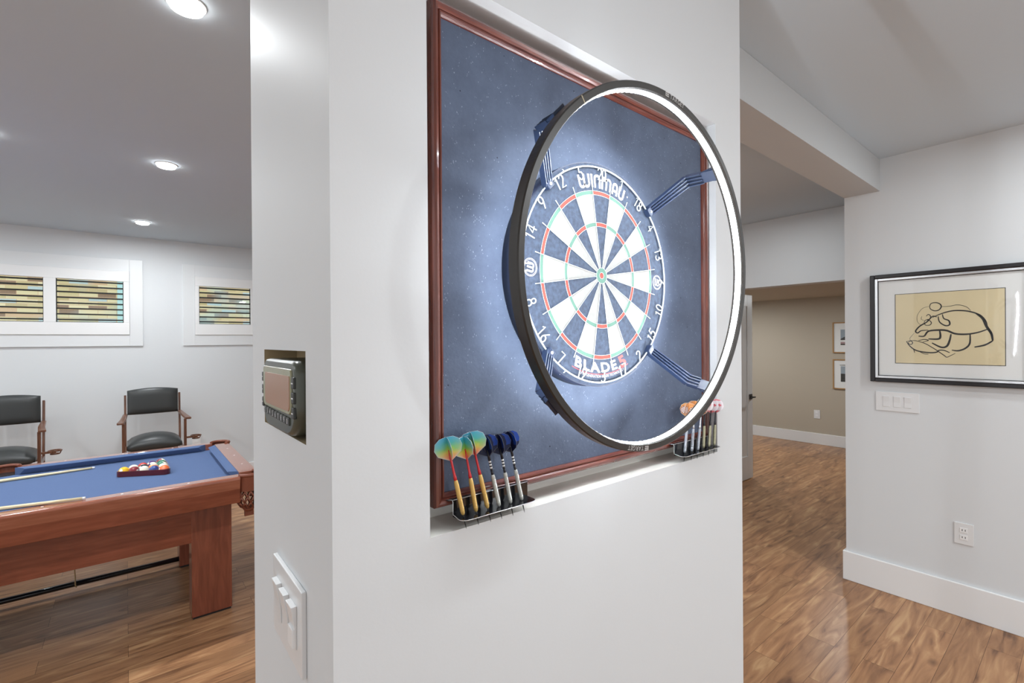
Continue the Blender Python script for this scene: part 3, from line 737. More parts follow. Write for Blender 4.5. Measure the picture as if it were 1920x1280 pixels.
def rainbow():
    m_ = mat('rainbow_foil_flight', (1, 1, 1, 1), 0.28, spec=0.6); nt = m_.node_tree; bs = nt.nodes['Principled BSDF']; N = nt.nodes.new; L = nt.links.new
    at = N('ShaderNodeAttribute'); at.attribute_name = 'tone'; sp = N('ShaderNodeSeparateColor'); L(at.outputs['Color'], sp.inputs[0])
    n = N('ShaderNodeTexNoise'); n.inputs['Scale'].default_value = 90; tc = N('ShaderNodeTexCoord'); L(tc.outputs['Object'], n.inputs['Vector'])
    ma = N('ShaderNodeMath'); ma.operation = 'MULTIPLY_ADD'; ma.inputs[1].default_value = 0.25; L(n.outputs['Fac'], ma.inputs[0]); L(sp.outputs[0], ma.inputs[2])
    r = N('ShaderNodeValToRGB'); e = r.color_ramp.elements
    e[0].position = 0.10; e[0].color = rgb(214, 60, 40); e[1].position = 1.0; e[1].color = rgb(60, 168, 196)
    for p, c in ((0.28, (226, 130, 60)), (0.46, (206, 190, 60)), (0.62, (130, 190, 90)), (0.80, (64, 172, 170))):
        q = e.new(p); q.color = rgb(*c)
    L(ma.outputs[0], r.inputs['Fac'])
    mx = N('ShaderNodeMixRGB'); mx.inputs['Color2'].default_value = rgb(196, 204, 208); L(sp.outputs[1], mx.inputs['Fac']); L(r.outputs['Color'], mx.inputs['Color1'])
    L(mx.outputs['Color'], bs.inputs['Base Color'])
    return m_
M['rainbow'] = rainbow()
LEAF = [(0, 1), (0.16, 0.7), (0.34, 0.8), (0.26, 0.36), (0.5, 0.56), (0.56, 0.44), (0.84, 0.48), (0.74, 0.22), (0.86, 0.12), (0.44, -0.2), (0.5, -0.34), (0.06, -0.28), (0.06, -0.62)]
LEAF = LEAF+[(-x_, y_) for x_, y_ in LEAF[::-1][:-1]]
def make_dart(kind, label, group, tip, top, ytip, ytop, spin):
    """dart standing point-down: tip and top = (x, z)"""
    A = Vector((tip[0], ytip, tip[1])); B = Vector((top[0], ytop, top[1])); L_ = (B-A).length; ax = (B-A).normalized()
    d = thing('dart', label, 'dart', tuple(A), group)
    at = lambda t: A+(B-A)*t
    p = MB(); p.rings([(at(0), 0.0003), (at(0.05), 0.0010), (at(0.17), 0.0012)], ax, 8)
    o = p.build('point', M['point'], d); 
    bar = MB()
    t0, t1 = 0.15, 0.53
    pr = [(t0, 0.0016), (t0+0.015, 0.0030), (t0+0.04, 0.0036)]
    nr = 22
    for k in range(nr+1):
        t = t0+0.05+(t1-0.05-t0-0.05)*k/nr
        grooved = (kind in ('steel', 'silver')) or (kind == 'gold' and (k < 10)) or (kind == 'olive' and 8 < k < 10)
        for q in ((0.0, 0.0038), (0.25, 0.0038), (0.5, 0.0031 if grooved else 0.0038), (0.75, 0.0031 if grooved else 0.0038)):
            if k < nr: pr.append((t+(t1-t0-0.10)/nr*q[0], q[1]))
    pr += [(t1-0.045, 0.0037), (t1-0.01, 0.0031), (t1, 0.0027)]
    bar.rings([(at(t), r) for t, r in pr], ax, 14)
    bar.build('barrel', {'gold': M['gold'], 'steel': M['steelbarrel'], 'silver': M['silverbarrel'], 'olive': M['olive']}[kind], d)
    s_ = MB()
    if kind == 'steel':
        segs = [(0.53, 0.58, 0), (0.58, 0.605, 0), (0.605, 0.625, 1), (0.625, 0.64, 0), (0.64, 0.66, 1), (0.66, 0.675, 0), (0.675, 0.695, 1), (0.695, 0.82, 0)]
        for a_, c_, mi in segs: s_.rings([(at(a_), 0.0024), (at(c_), 0.0022)], ax, 10, mi)
        s_.build('shaft', [M['blackshaft'], M['white']], d)
    else:
        s_.rings([(at(0.525), 0.0027), (at(0.56), 0.0027), (at(0.60), 0.0020), (at(0.72), 0.0019), (at(0.78), 0.0021), (at(0.86), 0.0014)], ax, 10)
        s_.build('shaft', {'gold': M['redshaft'], 'silver': M['satin'], 'olive': M['blackshaft']}[kind], d)
    # flight: four wings
    u = ax.orthogonal().normalized(); v = ax.cross(u)
    f = MB(); t0, t1 = 0.745, 1.0; hL = (t1-t0)*L_
    outline = [(0.0, 0.03), (0.28, 0.50), (0.55, 0.60), (0.82, 0.52), (0.97, 0.30), (1.0, 0.02)]   # (along, out) in hL units
    tones = []
    for w_ in range(4):
        an = spin+w_*PI/2; e = u*math.cos(an)+v*math.sin(an); nn = ax.cross(e).normalized()*0.00018
        O = at(t0)
        NS = 5
        def edge(s0):
            for i in range(len(outline)-1):
                if outline[i][0] <= s0 <= outline[i+1][0]:
                    q = (s0-outline[i][0])/(outline[i+1][0]-outline[i][0]); return outline[i][1]*(1-q)+outline[i+1][1]*q
            return 0.02
        rows = sorted(set([0.0, 0.12, 0.2, 0.28, 0.4, 0.55, 0.68, 0.82, 0.9, 0.97, 1.0]))
        grid = [[O+ax*(s0*hL)+e*(edge(s0)*hL*j/NS) for j in range(NS+1)] for s0 in rows]
        for sgn in (1, -1):
            vs = [p+nn*sgn for row in grid for p in row]
            fs = []; mi = []
            for i in range(len(rows)-1):
                for j in range(NS):
                    fs.append((i*(NS+1)+j, i*(NS+1)+j+1, (i+1)*(NS+1)+j+1, (i+1)*(NS+1)+j))
                    if kind == 'steel': mi.append(1 if (i > 3 and j > 2) else 0)
                    elif kind == 'olive': mi.append(1 if (i < 2 or i > 7) else 0)
                    else: mi.append(0)
            o0 = len(f.v); f.v += vs
            for q, fc in enumerate(fs): f.f.append([o0+i for i in fc]); f.mi.append(mi[q]); f.sm.append(False)
            tones += [(s0*0.92-0.03+0.12*(j/NS), 0.5*(j/NS)**2*(1.2-s0)) for s0 in rows for j in range(NS+1)]
        # pale edge bead
        k0 = len(f.v)
        f.tube([O+ax*(s0*hL)+e*(o_*hL) for s0, o_ in outline], 0.00035, 4, mi=2); tones += [(0.5, 1.0)]*(len(f.v)-k0)
        if kind == 'steel':
            for (q0, q1) in ((0.1, 0.25), (0.3, 0.1)):
                k0 = len(f.v); f.tube([O+ax*(0.25*hL)+e*(q0*hL)+nn*2, O+ax*(0.9*hL)+e*(q1*hL)+nn*2], 0.0004, 4, mi=2); tones += [(0.5, 1.0)]*(len(f.v)-k0)
        if kind == 'olive':
            for sgn in (1, -1):
                k0 = len(f.v); c = O+ax*(0.56*hL)+e*(0.27*hL)+nn*(2.2*sgn)
                f.add([c+ax*(px*0.15*hL)+e*(py*0.2*hL) for py, px in LEAF], [list(range(len(LEAF)))], 1); tones += [(0.5, 1.0)]*(len(f.v)-k0)
        if kind == 'silver':
            for sgn in (1, -1):
                c = O+ax*(0.5*hL)+e*(0.30*hL)+nn*(2.0*sgn); k0 = len(f.v); R0 = 0.24*hL
                for k in range(20):
                    a0_, a1_ = 2*PI*k/20, 2*PI*(k+1)/20
                    f.add([c, c+(ax*math.cos(a0_)+e*math.sin(a0_))*R0, c+(ax*math.cos(a1_)+e*math.sin(a1_))*R0], [(0, 1, 2)], 1 if k % 2 else 3)
                f.tube([c+(ax*math.cos(2*PI*k/20)+e*math.sin(2*PI*k/20))*R0 for k in range(20)], 0.0006, 4, True, mi=3)
                tones += [(0.5, 1.0)]*(len(f.v)-k0)
    mats = {'gold': [M['rainbow'], M['rainbow'], M['pale']], 'steel': [M['flightnavy'], M['flightblue'], M['dullline']],
            'silver': [M['orange'], M['white'], M['pale'], M['brownp']], 'olive': [M['flagwhite'], M['flagred'], M['flagwhite']]}[kind]
    o = f.build('flight', mats, d, fix=False)
    ca = o.data.color_attributes.new('tone', 'FLOAT_COLOR', 'POINT')
    for i, (a_, c_) in enumerate(tones): ca.data[i].color = (a_, c_, 0, 1)
    return d
labs = ['golden dart with rainbow flight, leftmost in the left rack', 'golden dart with rainbow flight, middle of the three golden ones',
        'golden dart with rainbow flight, next to the navy flighted darts', 'silver dart with navy flight right beside the golden darts',
        'silver dart with navy flight, middle of the three navy flighted ones', 'silver dart with navy flight at the right end of the left rack']
for i, (tp, tt) in enumerate(DL):
    make_dart('gold' if i < 3 else 'steel', labs[i], 'darts in the left rack', tp, tt, 0.6425, 0.6585, (0.5, 0.85, 0.35, 0.6, 0.5, 0.7)[i])
labs = ['ribbed silver dart with flame flight, leftmost in the right rack', 'ribbed silver dart in the right rack, second from its left end',
        'ribbed silver dart in the right rack next to the pale brass darts', 'pale brass dart next to the ribbed silver darts in the right rack',
        'pale brass dart with maple leaf flight, second from the right end of the right rack', 'pale brass dart with maple leaf flight at the far right end of the right rack']
for i, (tp, tt) in enumerate(DR):
    make_dart('silver' if i < 3 else 'olive', labs[i], 'darts in the right rack', tp, tt, 0.6440, 0.6440, (0.9, 0.7, 0.5, 0.8, 0.6, 0.75)[i])

# ================================================================== LEFT FACE OF THE PILLAR
# electronic scorer in its recess
sc = thing('dart_scorer', 'grey electronic dart scorer with reddish screen set in a wall recess', 'scorer', (KXB, 0.893, 1.459))
def rrect(y0, y1, z0, z1, rad, n=6):
    """rounded rectangle in Y-Z, rad = (bl, br, tr, tl) with y as horizontal"""
    pts = []
    for (cy, cz, a0, r) in ((y0, z0, 180, rad[0]), (y1, z0, 270, rad[1]), (y1, z1, 0, rad[2]), (y0, z1, 90, rad[3])):
        oy = cy+r if cy == y0 else cy-r; oz = cz+r if cz == z0 else cz-r
        for k in range(n+1):
            a = math.radians(a0+90*k/n); pts.append((oy+r*math.cos(a), oz+r*math.sin(a)))
    return pts
def slab(pts, x0, x1, rnd, mb, mi=0):
    cy = sum(p[0] for p in pts)/len(pts); cz = sum(p[1] for p in pts)/len(pts); n = len(pts)
    lay = [(x1, 0.0), (x0+rnd, 0.0), (x0+rnd*0.3, rnd*0.35), (x0, rnd)]
    vs = []
    for x_, ins in lay:
        for (y_, z_) in pts:
            d = math.hypot(y_-cy, z_-cz); f_ = 1-ins/d; vs.append((x_, cy+(y_-cy)*f_, cz+(z_-cz)*f_))
    fs = [(i*n+j, i*n+(j+1) % n, (i+1)*n+(j+1) % n, (i+1)*n+j) for i in range(len(lay)-1) for j in range(n)]
    mb.add(vs, fs, mi, True); mb.add(vs[-n:], [list(range(n))], mi); mb.add(vs[:n], [list(range(n))[::-1]], mi)
M['scbody'] = mat('grey_green_scorer_case', rgb(78, 82, 72), 0.3)
M['scdark'] = mat('dark_scorer_keys', rgb(46, 48, 44), 0.4)
M['screen'] = mat('reddish_lcd', rgb(150, 112, 84), 0.25, emit=(rgb(170, 110, 84), 0.08))
M['bezel'] = mat('pale_bezel', rgb(150, 150, 120), 0.25)
b = MB(); slab(rrect(0.781, 1.002, 1.447, 1.570, (0.05, 0.03, 0.02, 0.022)), 0.2030, KXB-0.001, 0.008, b); b.build('case', M['scbody'], sc)
b = MB(); slab(rrect(0.8015, 0.992, 1.4845, 1.557, (0.012, 0.012, 0.008, 0.008)), 0.2005, 0.2050, 0.002, b); b.build('bezel', M['bezel'], sc)
b = MB(); slab(rrect(0.806, 0.972, 1.4895, 1.546, (0.010, 0.010, 0.004, 0.004)), 0.1995, 0.2020, 0.0005, b); o = b.build('screen', M['screen'], sc); o['label'] = 'reddish backlit screen'
for k in range(3):
    for (y0, y1) in ((0.785, 0.799), (0.993, 1.003)):
        z0 = 1.545-0.0235*k
        b = MB(); b.box(0.2005, 0.206, y0, y1, z0-0.018, z0); o = b.build('side_key', M['scdark'], sc, bevel=0.0015)
        bq = MB(); bq.box(0.2000, 0.2006, y0+0.003, y1-0.003, z0-0.0105, z0-0.0085); bq.build('key_mark', M['white'], o)
for k, ch in enumerate('234567890'):
    yc = 0.978-0.0195*k; zc = 1.4765 - 0.0004*k
    b = MB(); b.box(0.2005, 0.206, yc-0.0086, yc+0.0086, zc-0.007, zc+0.006); o = b.build('number_key', M['scdark'], sc, bevel=0.0015)
    bq = MB(); put_text(bq, ch, 0.0125, lambda xx, yy: Vector((0.2001, yc+0.0035-xx, zc-0.0045+yy)), 0, 1.0)
    bq.build('key_digit', M['white'], o, fix=False)
# light switch plate
def plate_x(name, label, cat, x, y0, y1, z0, z1, facing=-1, th=0.006, rock=0, group=None):
    t = thing(name, label, cat, (x, (y0+y1)/2, (z0+z1)/2), group)
    b = MB(); xa, xb = (x-th, x) if facing < 0 else (x, x+th)
    b.box(xa, xb, y0, y1, z0, z1); b.build('cover_plate', M['plate'], t, bevel=0.0015)
    return t
sw = plate_x('light_switch', 'white three-gang light switch on the narrow side of the pillar', 'switch', XP0, 0.771, 0.951, 1.081, 1.2155, th=0.0075)
for (yc, z0, z1) in ((0.908, 1.115, 1.184), (0.861, 1.115, 1.184), (0.814, 1.115, 1.184)):
    b = MB(); x0 = XP0-0.0075
    b.prism([(x0, yc-0.0165, z0), (x0-0.0015, yc-0.0165, z0), (x0-0.0035, yc-0.0165, (z0+z1)/2), (x0-0.009, yc-0.0165, z1), (x0, yc-0.0165, z1)], (0, 0.033, 0))
    b.build('rocker', M['plate'], sw, bevel=0.001)
b = MB(); b.box(XP0-0.0145, XP0-0.0085, 0.799, 0.8255, 1.118, 1.148); b.build('dimmer_slider', M['white'], sw, bevel=0.001)

# ================================================================== RIGHT WALL THINGS
XW = 3.719
pic = thing('framed_picture', 'large dark framed line drawing on cream paper, hung on the right wall', 'picture', (XW, 0.565, 1.66))
PY0, PY1, PZ0, PZ1 = 0.205, 0.925, 1.325, 1.997
def frame_x(parent, x, y0, y1, z0, z1, w_, d, m_, nm='frame', bevel=0.002):
    b = MB()
    for (ya, yb_, za, zb) in ((y0, y0+w_, z0, z1), (y1-w_, y1, z0, z1), (y0+w_, y1-w_, z0, z0+w_), (y0+w_, y1-w_, z1-w_, z1)):
        b.box(x-d, x, ya, yb_, za, zb)
    return b.build(nm, m_, parent, bevel=bevel)
M['pframe'] = mat('black_brown_frame', rgb(30, 26, 28), 0.3)
M['pcream'] = mat('cream_paper', rgb(222, 208, 170), 0.85, noise=(3, 0.05))
frame_x(pic, XW-0.001, PY0, PY1, PZ0, PZ1, 0.024, 0.030, M['pframe'], 'outer_frame', 0.004)
frame_x(pic, XW-0.001, PY0+0.024, PY1-0.024, PZ0+0.024, PZ1-0.024, 0.015, 0.022, M['satin'], 'silver_slip')
frame_x(pic, XW-0.001, PY0+0.039, PY1-0.039, PZ0+0.039, PZ1-0.039, 0.003, 0.016, M['ink'], 'inner_bead', 0)
b = MB(); b.box(XW-0.010, XW-0.001, PY0+0.041, PY1-0.041, PZ0+0.041, PZ1-0.041); b.build('mat_board', M['paperwhite'], pic)
b = MB(); b.box(XW-0.0112, XW-0.010, 0.325, 0.798, 1.446, 1.867); b.build('drawing_sheet', M['pcream'], pic)
b = MB()
for (ya, yb_, za, zb) in ((0.322, 0.325, 1.443, 1.870), (0.798, 0.801, 1.443, 1.870), (0.325, 0.798, 1.443, 1.446), (0.325, 0.798, 1.867, 1.870)): b.box(XW-0.0114, XW-0.010, ya, yb_, za, zb)
b.build('mat_line', M['ink'], pic)
# strokes traced in the crop frame (x, y): corners (297,350)-(1070,297)-(1075,845)-(302,830)
def art(px, py):
    s_ = (px-299)/(1072-299); zt = 1.866+0.0035*s_; 
    ytop = 350+(297-350)*s_; ybot = 830+(845-830)*s_
    t_ = (py-ytop)/(ybot-ytop)
    # the strokes were measured on an oblique view of the sheet: undo its foreshortening
    yy = lambda q: (0.777-0.63*q)/(0.63+0.777*q)
    q_ = lambda v: (v-960)/893.8
    sp = (yy(q_(1679))-yy(q_(1679+205*s_)))/(yy(q_(1679))-yy(q_(1884)))
    return (sp*0.473, (1.867-1.446)*(1-t_))
def smooth(pts, n=6):
    out = []; P_ = [pts[0]]+pts+[pts[-1]]
    for i in range(1, len(P_)-2):
        for k in range(n):
            t = k/n; p = []
            for c in (0, 1):
                a, b_, c_, d_ = P_[i-1][c], P_[i][c], P_[i+1][c], P_[i+2][c]
                p.append(0.5*((2*b_)+(-a+c_)*t+(2*a-5*b_+4*c_-d_)*t*t+(-a+3*b_-3*c_+d_)*t**3))
            out.append(tuple(p))
    out.append(pts[-1]); return out
STR = [  # (width mm, points)
 (5, [(560, 508), (620, 482), (690, 462), (760, 458), (830, 466), (900, 492), (940, 540), (945, 595)]),
 (8, [(870, 480), (915, 515), (942, 570), (975, 620), (985, 670)]), (6, [(985, 670), (930, 700), (855, 716)]),
 (7, [(945, 590), (880, 612), (800, 625), (720, 622), (660, 600), (600, 597), (530, 606), (500, 640), (460, 640)]),
 (5, [(590, 505), (560, 500), (520, 540), (470, 570), (440, 605), (455, 618), (480, 602), (530, 598)]),
 (5, [(600, 500), (610, 540), (650, 565), (680, 558), (675, 530), (640, 515), (630, 485)]),
 (7, [(610, 600), (615, 640), (600, 660), (530, 660)]), (7, [(690, 625), (680, 670), (660, 710), (620, 718), (555, 688)]),
 (6, [(825, 625), (822, 690), (790, 725), (740, 742), (695, 738)]),
 (3, [(375, 678), (430, 672), (500, 690), (560, 722), (600, 748), (640, 775), (660, 788), (690, 775), (720, 760)]),
 (5, [(375, 678), (400, 712), (440, 740), (490, 752), (550, 757), (590, 752), (605, 740), (640, 740), (680, 756)]),
 (3, [(460, 672), (500, 664), (530, 670), (490, 682)]), (2.5, [(400, 712), (425, 735), (432, 758)]), (2.5, [(470, 752), (500, 765), (530, 768)]),
 (4, [(540, 435), (548, 412), (580, 403), (612, 412), (622, 432), (605, 455), (575, 461), (548, 450), (540, 435)]),
 (2, [(622, 432), (680, 428), (740, 418), (800, 432), (830, 458)]),
 (3, [(500, 545), (510, 528), (535, 528), (552, 545), (540, 562), (512, 563), (500, 545)]),
 (3, [(515, 500), (530, 487), (545, 497), (542, 520), (520, 522)]), (3, [(388, 685), (402, 675), (418, 684), (412, 698), (394, 697), (388, 685)])]
GRY = [(1.6, [(540, 430), (490, 445), (455, 490), (452, 535), (475, 562)]), (1.6, [(485, 500), (480, 520), (500, 530)]), (1.6, [(430, 620), (400, 655), (405, 672)])]
def stroke(b, wmm, pts):
    q = [art(*p) for p in smooth(pts)]; nq = len(q)
    ws = [1.45*wmm/1000*(0.35+0.65*math.sin(PI*min(1, max(0.0, (i+1)/(nq+1))))**0.6) for i in range(nq)]
    b.ribbon(q, ws, (XW-0.0114, 0.798, 1.446), (0, -1, 0), (0, 0, 1), (-1, 0, 0), 0.0003)
b = MB()
for wmm, pts in STR: stroke(b, wmm, pts)
b.build('drawn_line', M['ink'], pic)
for wmm, pts in GRY:
    b = MB(); stroke(b, wmm, pts); b.build('faint_line', M['greyink'], pic)
b = MB(); b.box(XW-0.0165, XW-0.0150, PY0+0.039, PY1-0.039, PZ0+0.039, PZ1-0.039); b.build('glazing', M['glass'], pic)

t = plate_x('light_switch', 'wide white switch plate below the large framed drawing', 'switch', XW, 0.688, 0.902, 1.143, 1.262, th=0.006)
for yc in (0.848, 0.795, 0.742):
    b = MB(); b.prism([(XW-0.006, yc-0.017, 1.170), (XW-0.008, yc-0.017, 1.170), (XW-0.0075, yc-0.017, 1.2), (XW-0.010, yc-0.017, 1.236), (XW-0.006, yc-0.017, 1.236)], (0, 0.034, 0)); b.build('rocker', M['plate'], t, bevel=0.001)
t = plate_x('wall_outlet', 'white wall outlet low on the right wall above the baseboard', 'outlet', XW, 0.453, 0.535, 0.417, 0.538, th=0.006)
for z in (0.457, 0.498):
    b = MB(); b.box(XW-0.008, XW-0.006, 0.477, 0.511, z-0.014, z+0.014); o = b.build('socket', M['white'], t, bevel=0.002)
    bq = MB(); bq.box(XW-0.0084, XW-0.0079, 0.486, 0.489, z-0.004, z+0.006); bq.box(XW-0.0084, XW-0.0079, 0.499, 0.502, z-0.004, z+0.006); bq.build('slot', M['black'], o)
t = plate_x('wall_outlet', 'small white outlet plate on the beige wall of the far room', 'outlet', 8.14, 2.665, 2.748, 0.387, 0.515, th=0.006)
for z in (0.43, 0.475):
    b = MB(); b.box(8.131, 8.134, 2.69, 2.724, z-0.014, z+0.014); b.build('socket', M['white'], t, bevel=0.002)
t = thing('wall_outlet', 'white outlet plate on the back wall beside the right spectator chair', 'outlet', (0.62, YB, 0.50))
b = MB(); b.box(0.58, 0.66, YB-0.006, YB, 0.44, 0.56); b.build('cover_plate', M['white'], t, bevel=0.001)
for z in (0.48, 0.522):
    b = MB(); b.box(0.603, 0.637, YB-0.009, YB-0.006, z-0.014, z+0.014); b.build('socket', M['white'], t, bevel=0.002)

# two small framed photos in the far room
M['oak'] = mat('light_oak_frame', rgb(172, 132, 84), 0.4)
M['photo_sky'] = mat('photo_grey_blue', rgb(150, 162, 172), 0.6); M['photo_dark'] = mat('photo_dark', rgb(62, 60, 58), 0.6, noise=(60, 0.4)); M['photo_rose'] = mat('photo_rose', rgb(170, 140, 142), 0.6)
for (z0, z1, lab, kind) in ((1.385, 1.836, 'upper of two oak framed photographs in the far room, mountain scene', 0), (0.856, 1.293, 'lower of two oak framed photographs in the far room, dark trees', 1)):
    t = thing('framed_photo', lab, 'picture', (8.14, 2.31, z0), 'oak framed photographs in the far room')
    y0, y1 = 2.13, 2.492
    frame_x(t, 8.139, y0, y1, z0, z1, 0.016, 0.022, M['oak'], 'frame')
    b = MB(); b.box(8.127, 8.137, y0+0.015, y1-0.015, z0+0.015, z1-0.015); b.build('mat_board', M['paperwhite'], t)
    b = MB(); ym0, ym1 = y0+0.10, y1-0.10; h_ = z1-z0
    if kind == 0:
        b.box(8.1255, 8.127, ym0, ym1, z0+0.42*h_, z1-0.24*h_, 0)
        b.add([(8.125, ym1, z0+0.46*h_), (8.125, ym0, z0+0.46*h_), (8.125, ym0+0.04, z0+0.63*h_), (8.125, (ym0+ym1)/2, z0+0.56*h_)], [(0, 1, 2, 3)], 1)
        b.box(8.1245, 8.1255, ym0, ym1, z0+0.42*h_, z0+0.455*h_, 1); b.box(8.1255, 8.127, ym0, ym1, z0+0.26*h_, z0+0.36*h_, 2); b.box(8.1245, 8.1255, ym0, ym1, z0+0.26*h_, z0+0.30*h_, 1)
    else:
        b.box(8.1255, 8.127, ym0, ym1, z0+0.25*h_, z0+0.52*h_, 1); b.box(8.1255, 8.127, ym0, ym1, z0+0.52*h_, z0+0.77*h_, 2 if False else 0); b.box(8.1245, 8.1255, ym0-0.01, ym1+0.01, z0+0.80*h_, z0+0.815*h_, 1)
    b.build('photograph', [M['photo_sky'], M['photo_dark'], M['photo_rose']], t)

# ================================================================== CEILING LAMPS
M['lampglow'] = mat('lamp_lens', (1, 1, 1, 1), 0.4, emit=((1, 0.99, 0.97, 1), 14))
ll = ['recessed ceiling lamp at the top edge of the view', 'recessed ceiling lamp above the right end of the pool table', 'recessed ceiling lamp nearest the back wall windows', 'recessed ceiling lamp cut by the left edge of the view']
for (x, y), lab in zip(LAMPS[:4], ll):
    t = thing('recessed_lamp', lab, 'ceiling light', (x, y, H), 'recessed ceiling lamps')
    b = MB(); b.rings([(Vector((x, y, H-0.0005)), 0.060), (Vector((x, y, H-0.005)), 0.057)], Vector((0, 0, -1)), 32); b.build('trim_ring', M['white'], t)
    b = MB(); b.rings([(Vector((x, y, H-0.005)), 0.053), (Vector((x, y, H-0.018)), 0.048), (Vector((x, y, H-0.024)), 0.03)], Vector((0, 0, -1)), 32); o = b.build('lens', M['lampglow'], t); o['label'] = 'glowing white lens'

# ================================================================== POOL TABLE
TX0, TX1, TY0, TY1 = -1.835, 0.635, 3.185, 4.45; ZT = 0.81
pt = thing('pool_table', 'red-brown wooden pool table with blue cloth and leather pockets', 'pool table', (-0.6, 3.82, 0))
# bed
b = MB(); b.box(TX0+0.075, TX1-0.075, TY0+0.075, TY1-0.075, 0.72, 0.765); b.build('playing_surface', M['cloth'], pt)
CW = 0.075       # corner cut for pockets
def rail(p0, p1, inward, e0=0.045, e1=0.045, cw=0.080):
    """wooden cap and blue cushion from p0 to p1 (outer edge), inward unit vector"""
    p0 = Vector((p0[0], p0[1], 0)); p1 = Vector((p1[0], p1[1], 0)); i = Vector((inward[0], inward[1], 0)); d = (p1-p0).normalized()
    # cap profile
    pr = [(0.012, 0.735), (0.002, 0.785), (0.0, 0.797), (0.006, 0.807), (0.016, ZT), (cw, ZT), (cw, 0.735)]
    q = MB(); q.prism([p0+i*a+Vector((0, 0, z)) for a, z in pr], p1-p0, 0, False); q.build('rail_cap', M['railwood'], pt, bevel=0.003)
    cu = MB(); pr = [(cw, ZT-0.001), (cw+0.004, ZT+0.0008), (cw+0.044, 0.808), (cw+0.049, 0.803), (cw+0.022, 0.766), (cw, 0.766)]
    n = len(pr); a = [p0+d*(e0+1.0*(o_-cw))+i*o_+Vector((0, 0, z)) for o_, z in pr]; c = [p1-d*(e1+1.0*(o_-cw))+i*o_+Vector((0, 0, z)) for o_, z in pr]
    cu.add(a+c, [(k, (k+1) % n, n+(k+1) % n, n+k) for k in range(n)]+[list(range(n)), list(range(n, 2*n))[::-1]]); cu.build('cushion', M['cloth'], pt)
MX = (TX0+TX1)/2; G = 0.065; K = 0.115
rail((TX0+K, TY0), (MX-G, TY0), (0, 1), 0.045, -0.02); rail((MX+G, TY0), (TX1-K, TY0), (0, 1), -0.02, 0.045)
rail((TX0+K, TY1), (MX-G, TY1), (0, -1), 0.045, -0.02); rail((MX+G, TY1), (TX1-K, TY1), (0, -1), -0.02, 0.045)
rail((TX0, TY0+K), (TX0, TY1-K), (1, 0), 0.03, 0.03, 0.105); rail((TX1, TY0+K), (TX1, TY1-K), (-1, 0), 0.03, 0.03, 0.105)
# diamonds on the caps
def dia(x, y):
    b = MB()
    for k in range(10):
        a, c = 2*PI*k/10, 2*PI*(k+1)/10
        b.add([(x, y, ZT+0.0004), (x+0.006*math.cos(a), y+0.006*math.sin(a), ZT+0.0004), (x+0.006*math.cos(c), y+0.006*math.sin(c), ZT+0.0004)], [(0, 1, 2)])
    b.build('rail_sight', M['white'], pt, fix=False)
for y in (3.525, 3.825, 4.1): dia(TX1-0.05, y); dia(TX0+0.05, y)
for x in (-1.5, -1.2, -0.9, -0.32, -0.02, 0.27): dia(x, TY0+0.05); dia(x, TY1-0.05)

# fascia, apron, legs
b = MB()
pr = [(0.012, 0.742), (0.018, 0.655), (0.045, 0.650), (0.045, 0.742)]
for (p0, p1, i) in (((TX0+K, TY0), (TX1-K, TY0), (0, 1)), ((TX0+K, TY1), (TX1-K, TY1), (0, -1)), ((TX0, TY0+K), (TX0, TY1-K), (1, 0)), ((TX1, TY0+K), (TX1, TY1-K), (-1, 0))):
    A = Vector((p0[0], p0[1], 0)); B = Vector((p1[0], p1[1], 0)); I = Vector((i[0], i[1], 0))
    b.prism([A+I*a+Vector((0, 0, z)) for a, z in pr], B-A)
b.build('fascia', M['table'], pt, bevel=0.002)
b = MB(); ax0, ax1, ay0, ay1 = TX0+0.145, 0.487, 3.302, 4.34
b.box(ax0, ax1, ay0, ay0+0.03, 0.445, 0.72); b.box(ax0, ax1, ay1-0.03, ay1, 0.445, 0.72); b.box(ax0, ax0+0.03, ay0+0.03, ay1-0.03, 0.445, 0.72); b.box(ax1-0.03, ax1, ay0+0.03, ay1-0.03, 0.445, 0.72)
b.build('apron', M['table'], pt, bevel=0.002)
for (x0, x1) in ((0.287, 0.489), (ax0-0.002, ax0+0.20)):
    for (y0, y1) in ((3.299, 3.445), (4.12, 4.30)):
        b = MB(); b.box(x0, x1, y0, y1, 0.012, 0.72)
        o = b.build('leg', M['table_v'], pt, bevel=0.003)
        q = MB(); q.box(x0+0.006, x1-0.006, y0+0.006, y1-0.006, 0.0, 0.0125); q.build('foot', M['black'], o)
b = MB(); b.rings([(Vector((ax0+0.19, 4.18, 0.047)), 0.017), (Vector((0.30, 4.18, 0.047)), 0.017)], Vector((1, 0, 0)), 16); o = b.build('foot_bar', M['blackgloss'], pt); o['label'] = 'glossy black bar between the far legs'
b = MB(); pts = [(-0.262, 3.95, 0.52), (-0.264, 4.05, 0.30), (-0.262, 4.155, 0.10)]+[(-0.262+0.004*math.sin(k), 4.18-0.022*math.cos(k*0.7), 0.047+0.022*math.sin(k*0.7+PI)) for k in range(5)]
b.tube(pts, 0.0035, 6); b.build('cord', mat('tan_cord', rgb(190, 160, 120), 0.8), pt)
